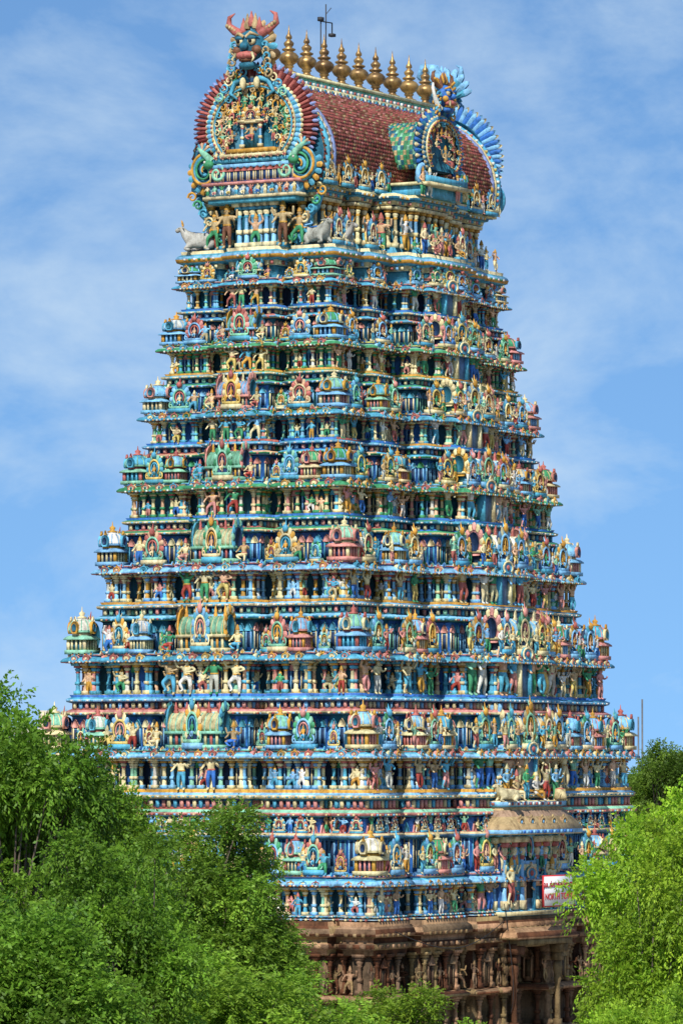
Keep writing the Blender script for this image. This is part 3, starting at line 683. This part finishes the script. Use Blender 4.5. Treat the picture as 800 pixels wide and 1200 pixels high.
ga=Acc(); ga.place(g.done(),MT((X0-HX-.3,0,45.1),(0,1),(-1,0)),PAL); ga.build('horseshoe_gable_near',paint,root)
g=gable(3.75,3.2,'ltblue','turq','cream','blue')
g.merge(KIRTI,MT((0,.1,2.7),(1,0),(0,1),2.0,1.9,1.9),[P('turq'),P('rose'),P('pink'),P('ltblue'),P('white'),P('dark'),P('ltblue'),P('turq')])
# blue makara trunk and a fan of wing feathers rising over the far gable
g.tube([(-.5,-.1,2.6),(-.3,-.25,3.5),(.1,-.4,4.2),(-.1,-.45,4.8),(-.7,-.45,4.9),(-.9,-.4,4.5),(-.7,-.4,4.3)],[.6,.5,.42,.34,.28,.2,.1],P('ltblue'),9)
for j in range(9):
    a=math.radians(20+16*j)
    for yy,hh in((-.5,-.12),(-.38,.12)): g.petal(a-.15,a+.15,.3,1.9-.07*abs(j-3),1,.95,yy,hh,P('ltblue') if j%2 else P('turq'),.5,3.1,tip=P('ltblue'))
g.ell((.5,-.44,3.1),(.5,.2,.45),P('turq'),12,7)
for s in(-1,1): g.spiral((s*2.75,-2.05),.85,1.6,-s,.24,P('turq'),math.pi/2,.1,8,30)
ga=Acc(); ga.place(g.done(),MT((X0+HX+.35,0,45.1),(0,-1),(1,0)),PAL); ga.build('horseshoe_gable_far',paint,root)
for sy in(-1,1):
    g=gable(2.45,2.1,'blue','turq','cream','ltblue',n1=34,n2=30,ri=.72)
    for i in range(11):
        a=math.radians(-25+230*i/10); g.merge(FIG[i%5],MT((math.cos(a)*1.25,.1,math.sin(a)*1.08-.38),(1,0),(0,1),.85,.8,.75),[P(FC[i%6]),P('rose'),P('gold'),P('dark')])
        g.spiral((math.cos(a)*1.45,math.sin(a)*1.2),.16,1.3,1 if a<1.57 else -1,.045,P(['ochre','cream','turq'][i%3]),a,.2,5,10)
    for i in range(6):
        a=math.radians(0+180*i/5); g.merge(SIT[0],MT((math.cos(a)*.7,.2,math.sin(a)*.6-.1),(1,0),(0,1),.75,.7,.65),[P(FC[i%6]),P('rose'),P('gold'),P('dark')])
    g.merge(SIT[1],MT((0,.3,-.95),(1,0),(0,1),1.4,1.2,1.3),[P('tan'),P('rose'),P('gold'),P('dark')])
    for s in(-1,1):
        g.spiral((s*1.9,-1.5),.55,1.5,-s,.14,P('ltblue'),math.pi/2,.1,7,22); g.tube([(s*.5,.3,1.9),(s*.95,.3,2.3),(s*1.05,.2,2.9),(s*.8,.1,3.3)],[.14,.12,.08,.03],P('white'),7)
    g.merge(KIRTI,MT((0,.15,1.8),(1,0),(0,1),1.6,1.5,1.6),[P('blue'),P('rose'),P('ochre'),P('ochre'),P('cream'),P('dark'),P('brown'),P('turq')])
    g.box((0,.1,-1.6),(3.8,.8,.3),P('turq')); g.box((0,.15,-1.85),(4.2,.9,.16),P('cream'))
    ga=Acc(); ga.place(g.done(),MT((0,sy*5.1,44.6),(-1,0) if sy<0 else (1,0),(0,sy)),PAL)
    V=[];F=[];Cc=[];n1=28;m1=24
    for i in range(n1+1):
        for j in range(m1+1):
            u=-1+2*i/n1; a=math.pi/2-u*2.1; V.append((math.cos(a)*1.8,sy*(4.75-j*.17),44.35+math.sin(a)*1.6))
    for i in range(n1):
        for j in range(m1):
            qd=[i*(m1+1)+j,(i+1)*(m1+1)+j,(i+1)*(m1+1)+j+1,i*(m1+1)+j+1]; c=np.mean([V[w_] for w_ in qd],axis=0); nn=Vector((c[0],0,c[2]-44.3)).normalized()
            o=len(V); V.append((c[0]+nn.x*.1,c[1]+sy*.06,c[2]+nn.z*.1)); cc=C('green','teal') if (i+j)%3 else C('mint','tan')
            for w_ in range(4): F.append((qd[w_],qd[(w_+1)%4],o)); Cc.append(cc*(1 if w_%2 else .65))
    ga.raw(V,F,Cc)
    ga.place(UB,MT((0,sy*4.0,42.45),(1,0),(0,1),4.2,2.4,.5),[C('turq')]); ga.place(UB,MT((0,sy*4.1,42.75),(1,0),(0,1),4.6,2.6,.14),[C('cream')])
    for x in(-2.1,-1.4,1.4,2.1): ga.place(R.choice(FIG),MT((x,sy*5.3,42.1),(-1,0),(0,sy),1.6,1.4,1.4),figcols())
    ga.build('roof_dormer_front' if sy<0 else 'roof_dormer_back',paint,root).location.x=.3

# ------------------------------------------------------------------ granite base
acc=Acc()
bsB,bsA,bw1,bw2,bv1=getsegs(13.9,9.4,.6,.4,0); bxp=plan(13.9,9.4,bsB,bsA)
st=lambda a=0,i=0:C('stone','tan','peach','brown',j=.12)*np.array([.70,.65,.60])*R.uniform(.7,1.05)
sBg=[]
for s_ in bsB:
    if s_[3]=='z': sBg+=[(-bw2,-1.9,.6,'z'),(-1.9,1.9,-5.5,'d'),(1.9,bw2,.6,'z')]
    else: sBg.append(s_)
gp=plan(13.9,9.4,sBg,bsA)
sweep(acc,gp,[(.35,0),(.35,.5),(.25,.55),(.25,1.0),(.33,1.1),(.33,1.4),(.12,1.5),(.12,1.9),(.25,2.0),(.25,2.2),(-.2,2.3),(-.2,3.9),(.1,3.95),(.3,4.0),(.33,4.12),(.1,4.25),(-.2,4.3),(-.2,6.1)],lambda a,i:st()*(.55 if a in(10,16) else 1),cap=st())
sweep(acc,bxp,[(-.22,6.05),(.1,6.1),(.12,6.35),(.25,6.4),(.27,6.6),(.12,6.65),(.15,6.9),(.38,6.95),(.42,7.08),(.36,7.3),(.22,7.42),(.22,7.62)],lambda a,i:st(),cap=st())
dentils(acc,bxp,.25,6.5,.3,.16,.18,.6,[st(),st(),st()]); dentils(acc,bxp,.41,7.02,.16,.1,.16,.5,[st(),st()])
for p,t,n,i,kk,L in row(gp,-.04,1.0,minL=.6):
    if abs(p[0])<1.9 and p[1]>-9: continue
    acc.place(PIL,MT((p[0],p[1],2.3),t,n,1.7,1.5,1.7),[st()]*3); acc.place(PIL,MT((p[0],p[1],4.3),t,n,1.7,1.5,1.85),[st()]*3)
    if i%2==0: acc.place(R.choice(FIG),MT((p[0]+t[0]*.5,p[1]+t[1]*.5,4.3),t,n,1.4,.9,1.25),[st(),st(),st(),st()])
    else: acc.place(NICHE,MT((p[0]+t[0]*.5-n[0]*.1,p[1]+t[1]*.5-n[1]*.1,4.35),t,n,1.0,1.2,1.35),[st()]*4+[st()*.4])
acc.place(UB,MT((0,-10.35,6.35),(1,0),(0,1),5.2,1.4,.25),[st()]); 
cp=[(-2.9,-10.9),(2.9,-10.9),(2.9,-9.6),(-2.9,-9.6)]
sweep(acc,cp,[(-.3,6.7),(.15,6.5),(.25,6.6),(.1,6.85),(-.2,7.05)],lambda a,i:st(),cap=st())
for s in(-1,1):
    for y in(-10.45,-9.9): acc.place(PIL,MT((s*2.2,y,0),(1,0),(0,-1),2.4,2.4,6.3),[st()]*3)
acc.build('granite_base',stone,root)

# ------------------------------------------------------------------ porch storey over the gate
acc=Acc(); PW=2.75; PY=10.0
pp=[(-PW,-PY),(PW,-PY),(PW,-8.8),(-PW,-8.8)]
lc=[C('turq'),C('cream'),C('turq'),C('ltblue'),C('blue')*.6,C('cream'),C('turq')]
sweep(acc,pp,[(.1,7.55),(.3,7.6),(.3,7.8),(.05,7.85),(0,8.0),(0,11.3),(.15,11.35),(.2,11.6)],lambda a,i:lc[a%7],cap=C('teal'))
lc3=[C('teal'),C('ltblue'),C('cream'),C('ltblue'),C('tan')*.8,C('tan'),C('stone')*.95,C('tan'),C('turq'),C('ltblue'),C('cream')]
sweep(acc,pp,[(0,11.75),(.3,11.7),(.95,11.45),(1.02,11.5),(1.02,11.68),(.9,11.95),(.6,12.3),(.35,12.6),(.25,12.75),(.4,12.8),(.42,13.0),(.3,13.05)],lambda a,i:lc3[a%11],cap=C('stone'))
dentils(acc,pp,1.02,11.58,.16,.08,.14,.34,[C('ltblue'),C('blue')]); dentils(acc,pp,.42,12.9,.14,.08,.14,.3,[C('white'),C('rose')])
for p,t,n,i,kk,L in row(pp,.8,1.1,minL=.5): acc.place(ARCH,MT((p[0],p[1],11.85),t,n,.5,.5,.45),[C('stone'),C('tan'),C('ltblue')])
for x in(-2.55,-1.6,-.75,.75,1.6,2.55): acc.place(PIL,MT((x,-PY-.1,7.9),(-1,0),(0,-1),1.9,1.7,3.45),[C('ltblue','turq'),C('cream'),C('rose')])
for x in(-2.08,2.08): acc.place(FIG[3],MT((x,-PY-.22,8.05),(-1,0),(0,-1),2.1,1.9,2.2),[C('cream'),C('rose'),C('gold'),PAL[P('dark')]])
acc.place(UB,MT((-1.15,-PY-.03,9.7),(1,0),(0,1),.6,.1,2.2),[C('turq')])
acc.place(UB,MT((0,-PY-.02,9.7),(1,0),(0,1),1.1,.08,2.6),[C('dark')])
for y in(-9.7,-9.1): acc.place(PIL,MT((-PW-.08,y,7.9),(0,1),(-1,0),1.7,1.7,3.4),[C('ltblue'),C('cream'),C('turq')])
acc.place(FIG[0],MT((-PW-.15,-9.4,8.05),(0,1),(-1,0),1.9,1.8,1.9),figcols())
for i,x in enumerate(np.linspace(-2.5,2.5,6)):
    acc.place(R.choice(FIG+SIT),MT((x,-10.2,13.0),(-1,0),(0,-1),1.9,1.6,1.75),figcols())
for x,a in((-2.7,150),(2.7,30)): 
    acc.place(BULL,np.array(Matrix.Translation((x,-10.35,13.0))@Matrix.Rotation(math.radians(a),4,'Z')@Matrix.Scale(1.0,4)),[C('cream')*.8,C('rose'),C('gold'),PAL[P('dark')]])
acc.build('gateway_porch',paint,root)
t=TB()
for (xa,za,xb,zb_) in((-13.5,7.2,-3.0,7.4),(-3.0,8.2,-2.4,3.0)):
    t.tube([(xa+(xb-xa)*f,-10.35-.3*math.sin(math.pi*f),za+(zb_-za)*f-1.0*math.sin(math.pi*f)) for f in np.linspace(0,1,14)],.022,0,4)
fa=Acc(); fa.place(t.done(),np.eye(4),[np.array([.03,.03,.03])]); fa.build('power_cables',paint,root)

# ------------------------------------------------------------------ sign
sg=bpy.data.objects.new('north_tower_sign',None); scene.collection.objects.link(sg)
white=simple('sign_white_enamel',(.74,.74,.72),.4,.06); redm=simple('sign_red_enamel',(.55,.03,.03),.4,.1)
SX,SY,SZ=.85,-11.25,8.75
def mkbox(name,c,d,mat,par):
    t=TB(); t.box(c,d,0); T_=t.done(); return mesh_np(name,T_.V,T_.L,T_.N,None,mat,par)
mkbox('frame',(SX,SY,SZ),(3.3,.08,1.5),redm,sg); mkbox('panel',(SX,SY-.05,SZ),(3.18,.04,1.38),white,sg)
def text(body,x,z,size,par,mat,name,y):
    cu=bpy.data.curves.new(name,'FONT'); cu.body=body; cu.size=size; cu.align_x='CENTER'; cu.align_y='CENTER'; cu.extrude=.008; cu.offset=.008
    cu.materials.append(mat); o=bpy.data.objects.new(name,cu); scene.collection.objects.link(o); o.location=(x,y,z); o.rotation_euler=(math.radians(90),0,0); o.parent=par
text('வடக்குக்கோபுரம்',SX,SZ+.3,.36,sg,redm,'tamil_text',SY-.08); text('NORTH TOWER',SX,SZ-.28,.43,sg,redm,'english_text',SY-.08)
metal=simple('sign_iron',(.12,.12,.12),.5)
mkbox('bracket_1',(SX-1.1,SY+.6,SZ+.5),(.05,1.2,.05),metal,sg); mkbox('bracket_2',(SX+1.1,SY+.6,SZ+.5),(.05,1.2,.05),metal,sg)

# ------------------------------------------------------------------ trees
def leafmat():
    m,nt,b=newmat('neem_leaf'); N=nt.nodes; K=nt.links.new
    at=N.new('ShaderNodeAttribute'); at.attribute_name='Col'
    oi=N.new('ShaderNodeObjectInfo')
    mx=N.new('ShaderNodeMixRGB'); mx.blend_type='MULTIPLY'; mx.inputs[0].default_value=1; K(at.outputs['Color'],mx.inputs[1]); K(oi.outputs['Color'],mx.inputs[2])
    K(mx.outputs[0],b.inputs['Base Color']); b.inputs['Roughness'].default_value=.5; b.inputs['Specular IOR Level'].default_value=.25
    tr=N.new('ShaderNodeBsdfTranslucent'); K(mx.outputs[0],tr.inputs['Color']); ms=N.new('ShaderNodeMixShader'); ms.inputs[0].default_value=.4
    K(b.outputs[0],ms.inputs[1]); K(tr.outputs[0],ms.inputs[2]); K(ms.outputs[0],N['Material Output'].inputs['Surface'])
    return m
LM=leafmat(); bark=simple('neem_bark',(.13,.095,.07),.9,.4,3)
def tree_mesh(seed,H=14.,RC=4.4,ncl=115,nspr=14500,leafL=.145):
    rg=np.random.default_rng(seed); rr=random.Random(seed)
    t=TB(); top=Vector((rr.uniform(-.4,.4),rr.uniform(-.4,.4),H*.42)); t.tube([(0,0,-.2),(.1,0,H*.15),(.0,.1,H*.3),top],[.42,.34,.29,.25],0,9)
    cc=np.array([0,0,H*.66]); hz=H*.34
    lob=[(rr.uniform(0,6.28),rr.uniform(-.4,1),rr.uniform(.62,1.15)) for _ in range(14)]
    cl=[];limbs=[]
    for i in range(9):
        a=i*2.399+rr.random(); el=rr.uniform(.2,1.3); L=RC*rr.uniform(.5,.7)
        p=top+Vector((math.cos(a)*math.cos(el)*L,math.sin(a)*math.cos(el)*L,math.sin(el)*L*1.2)); m=top.lerp(p,.5)+Vector((rr.uniform(-.3,.3),rr.uniform(-.3,.3),.2))
        t.tube([top-Vector((0,0,.3)),m,p],[.19,.13,.08],0,7); limbs.append(p)
    while len(cl)<ncl:
        d=rg.normal(size=3); d/=np.linalg.norm(d)
        if d[2]<-.55: continue
        l=1.0
        for a,z,s in lob:
            q=np.array([math.cos(a)*math.sqrt(max(0,1-z*z)),math.sin(a)*math.sqrt(max(0,1-z*z)),z]); w=max(0,d@q); l+= (s-1)*w**6*1.8
        r=(.35+.62*rg.random()**.45)*max(l,.5)
        p=cc+d*np.array([RC,RC,hz])*r; cl.append((p,rg.uniform(.3,.9)))
        b=min(limbs,key=lambda q:(q-Vector(p)).length); mm=b.lerp(Vector(p),.5)+Vector((0,0,rr.uniform(-.1,.3))); t.tube([b,mm,Vector(p)],[.05,.035,.012],0,4)
    wood=t.done()
    wts=np.array([c[1]**2 for c in cl]); wts/=wts.sum(); ci=rg.choice(len(cl),nspr,p=wts)
    P0=np.array([c[0] for c in cl])[ci]; Rr=np.array([c[1] for c in cl])[ci][:,None]
    g=rg.normal(size=(nspr,3)); g/=np.linalg.norm(g,axis=1)[:,None]; g*= (rg.random((nspr,1))**.45)*rg.uniform(.8,1.4,(nspr,1))
    pos=P0+g*Rr*np.array([1.1,1.1,.6])
    dr=g*.8+rg.normal(size=(nspr,3))*.45+np.array([0,0,.1]); dr/=np.linalg.norm(dr,axis=1)[:,None]
    nl=9; ln=rg.uniform(.3,.55,(nspr,1))
    side=np.cross(dr,np.array([0,0,1.])); side/= (np.linalg.norm(side,axis=1)[:,None]+1e-6); up=np.cross(side,dr)
    Vs=[];Cs=[]
    clc=rg.uniform(.6,1.35,len(cl))[ci]; hue=rg.uniform(0,1,len(cl))[ci]
    for k in range(nl):
        s=(k+1)/nl; sgn=1 if k%2 else -1
        b=pos+dr*ln*s+np.array([0,0,-1.])*(.3*s*s*ln)
        ld=dr*.55+side*sgn*.8+rg.normal(size=(nspr,3))*.28+np.array([0,0,-.35]); ld/=np.linalg.norm(ld,axis=1)[:,None]
        w=np.cross(ld,up+rg.normal(size=(nspr,3))*.5); w/=np.linalg.norm(w,axis=1)[:,None]+1e-6
        L=leafL*rg.uniform(.7,1.25,(nspr,1)); W=L*.23
        Vs.append(np.stack([b,b+ld*L*.45+w*W,b+ld*L,b+ld*L*.45-w*W],1))
        v=clc*rg.uniform(.7,1.3,nspr); mx=(hue*.5+rg.random(nspr)*.5)[:,None]
        Cs.append((np.array([.13,.27,.02])*(1-mx)+np.array([.30,.42,.04])*mx)*v[:,None])
    V=np.concatenate(Vs).reshape(-1,3); n=len(V)//4; Cc=np.clip(np.concatenate(Cs),0,.6)
    lm=mesh_np('leaves',V,np.arange(len(V)),np.full(n,4),Cc,LM,link=False)
    wm=mesh_np('wood',wood.V,wood.L,wood.N,None,bark,link=False,smooth=True)
    return wm,lm
TM=[tree_mesh(s) for s in(3,8,21)]
def scr(X,d): return CAM+DV*d+RV*((X-400)/FPX*d)
def tree(X,Y,d,rad,v,tint=(1,1,1),rz=None,name='neem_tree'):
    top=CAMZ+(890-Y)/FPX*d; sz=top/13.9; sx=rad/4.6; p=scr(X,d)
    e=bpy.data.objects.new(name,None); scene.collection.objects.link(e); e.location=(p.x,p.y,0); e.scale=(sx,sx,sz); e.rotation_euler=(0,0,R.uniform(0,6.28) if rz is None else rz)
    for m,nm in zip(TM[v],('trunk_and_limbs','foliage')):
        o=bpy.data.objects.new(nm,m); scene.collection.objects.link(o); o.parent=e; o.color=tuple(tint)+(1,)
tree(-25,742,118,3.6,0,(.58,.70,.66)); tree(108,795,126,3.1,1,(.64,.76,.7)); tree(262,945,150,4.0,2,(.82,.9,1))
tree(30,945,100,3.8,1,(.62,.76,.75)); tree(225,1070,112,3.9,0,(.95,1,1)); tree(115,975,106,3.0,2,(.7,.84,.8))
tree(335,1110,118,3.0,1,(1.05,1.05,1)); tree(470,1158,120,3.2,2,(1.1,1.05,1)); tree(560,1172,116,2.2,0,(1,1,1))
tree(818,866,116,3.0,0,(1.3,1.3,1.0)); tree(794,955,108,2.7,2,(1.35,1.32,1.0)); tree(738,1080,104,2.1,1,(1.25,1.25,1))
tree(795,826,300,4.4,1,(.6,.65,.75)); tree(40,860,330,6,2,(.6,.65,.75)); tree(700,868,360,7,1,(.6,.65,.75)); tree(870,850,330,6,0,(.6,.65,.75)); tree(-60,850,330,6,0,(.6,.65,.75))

rg=np.random.default_rng(9); n=26000
ang=rg.uniform(-.22,.22,n); dist=rg.uniform(520,900,n); hh=7+5*np.sin(ang*90+2)+3*np.sin(ang*231)+rg.uniform(-9,0,n)
hh=np.clip(hh,0.3,None); ca=math.atan2(DV.y,DV.x)
b=np.stack([CAM.x+np.cos(ca+ang)*dist,CAM.y+np.sin(ca+ang)*dist,hh],1)
u=rg.normal(size=(n,3)); u/=np.linalg.norm(u,axis=1)[:,None]; w=np.cross(u,rg.normal(size=(n,3))); w/=np.linalg.norm(w,axis=1)[:,None]
V=np.stack([b-u,b+w*.7,b+u,b-w*.7],1).reshape(-1,3); Cc=np.array([.07,.13,.03])*rg.uniform(.6,1.3,(n,1))
mesh_np('distant_trees',V,np.arange(4*n),np.full(n,4),Cc,LM)
wallm=simple('house_plaster',(.5,.45,.36),.8,.15,.4); winm=simple('window_glass',(.04,.05,.06),.25,.2)
for X,d,w,h,hd in((46,380,4,16.8,7),(640,400,12,12,10),(110,420,14,11,10),(780,480,12,12,9)):
    e=bpy.data.objects.new('city_house',None); scene.collection.objects.link(e); p=scr(X,d); e.location=(p.x,p.y,0); e.rotation_euler=(0,0,TH-math.pi/2+R.uniform(-.3,.3))
    mkbox('walls',(0,0,h/2),(w,hd,h),wallm,e); mkbox('parapet',(0,0,h+.3),(w+.4,hd+.4,.5),wallm,e); mkbox('water_tank',(w*.2,0,h+1.2),(1.5,1.5,1.4),wallm,e)
    for fl in range(int(h//3)):
        for c in range(int(w//2.5)): mkbox('window',( -w/2+1.4+2.5*c,-hd/2-.02,1.8+3*fl),(1.1,.12,1.3),winm,e)
e=bpy.data.objects.new('radio_mast',None); scene.collection.objects.link(e); p=scr(747,400); e.location=(p.x,p.y,0)
for nm,x in(('pole_1',0),('pole_2',.7)): mkbox(nm,(x,0,9.2+x),(.1,.1,18.4+x*2),metal,e)

def sheet(name,x0,x1,y0,y1,z,mat):
    me=bpy.data.meshes.new(name); me.from_pydata([(x0,y0,z),(x1,y0,z),(x1,y1,z),(x0,y1,z)],[],[(0,1,2,3)]); me.materials.append(mat); o=bpy.data.objects.new(name,me); scene.collection.objects.link(o)
sheet('ground',-4000,4000,-4000,4000,0,simple('dusty_earth',(.26,.21,.14),.95,.3,.05))
sheet('temple_forecourt_pavement',-24,24,-34,20,.004,simple('granite_paving',(.32,.29,.25),.85,.2,.5))
sheet('road',-60,60,-46,-36,.004,simple('asphalt',(.055,.055,.055),.9,.2,1))

# ------------------------------------------------------------------ light, sky, camera
el=math.radians(44); az=Vector((-.965,-.262,0)).normalized()
to=Vector((az.x*math.cos(el),az.y*math.cos(el),math.sin(el)))
sl=bpy.data.lights.new('sun','SUN'); sl.energy=5.0; sl.angle=math.radians(.5); sl.color=(1,.97,.92); so=bpy.data.objects.new('sun',sl); scene.collection.objects.link(so); so.rotation_euler=(-to).to_track_quat('-Z','Y').to_euler()
wd=bpy.data.worlds.new('World'); scene.world=wd; wd.use_nodes=True; nt=wd.node_tree; N=nt.nodes; K=nt.links.new
bg=N['Background']; sk=N.new('ShaderNodeTexSky'); sk.sky_type='NISHITA'; sk.sun_disc=False; sk.sun_elevation=el; sk.sun_rotation=math.atan2(az.x,az.y); sk.ozone_density=2.5; sk.air_density=1.0; sk.dust_density=.3
tc=N.new('ShaderNodeTexCoord'); mp=N.new('ShaderNodeMapping'); mp.inputs['Location'].default_value=(0,0,.2); K(tc.outputs['Generated'],mp.inputs['Vector']); nm=N.new('ShaderNodeVectorMath'); nm.operation='NORMALIZE'; K(mp.outputs[0],nm.inputs[0]); K(nm.outputs[0],sk.inputs['Vector'])
tn=N.new('ShaderNodeMixRGB'); tn.blend_type='MULTIPLY'; tn.inputs[0].default_value=1; tn.inputs[2].default_value=(1.0,1.3,1.5,1); K(sk.outputs[0],tn.inputs[1])
m2=N.new('ShaderNodeMapping'); m2.inputs['Scale'].default_value=(14,14,26); m2.inputs['Location'].default_value=(3.1,.7,.4); m2.inputs['Rotation'].default_value=(.15,.1,0); K(tc.outputs['Generated'],m2.inputs['Vector'])
nz=N.new('ShaderNodeTexNoise'); nz.inputs['Scale'].default_value=1.0; nz.inputs['Detail'].default_value=11; nz.inputs['Roughness'].default_value=.6; nz.inputs['Distortion'].default_value=.2; K(m2.outputs[0],nz.inputs['Vector'])
cr=N.new('ShaderNodeValToRGB'); cr.color_ramp.elements[0].position=.42; cr.color_ramp.elements[1].position=.74; cr.color_ramp.elements[1].color=(.8,.8,.8,1); K(nz.outputs['Fac'],cr.inputs['Fac'])
mx=N.new('ShaderNodeMixRGB'); K(cr.outputs['Color'],mx.inputs[0]); K(tn.outputs[0],mx.inputs[1]); mx.inputs[2].default_value=(6.6,8.1,9.4,1)
K(mx.outputs[0],bg.inputs['Color']); bg.inputs['Strength'].default_value=.1
cd=bpy.data.cameras.new('camera'); cam=bpy.data.objects.new('camera',cd); scene.collection.objects.link(cam); scene.camera=cam
cam.location=CAM; pt=math.atan(290/FPX); cam.rotation_euler=Vector((DV.x*math.cos(pt),DV.y*math.cos(pt),math.sin(pt))).to_track_quat('-Z','Y').to_euler()
cd.sensor_fit='VERTICAL'; cd.sensor_height=36; cd.lens=FPX/1200*36; cd.clip_end=8000; cd.clip_start=1
scene.view_settings.view_transform='Standard'; scene.view_settings.look='None'; scene.view_settings.exposure=0
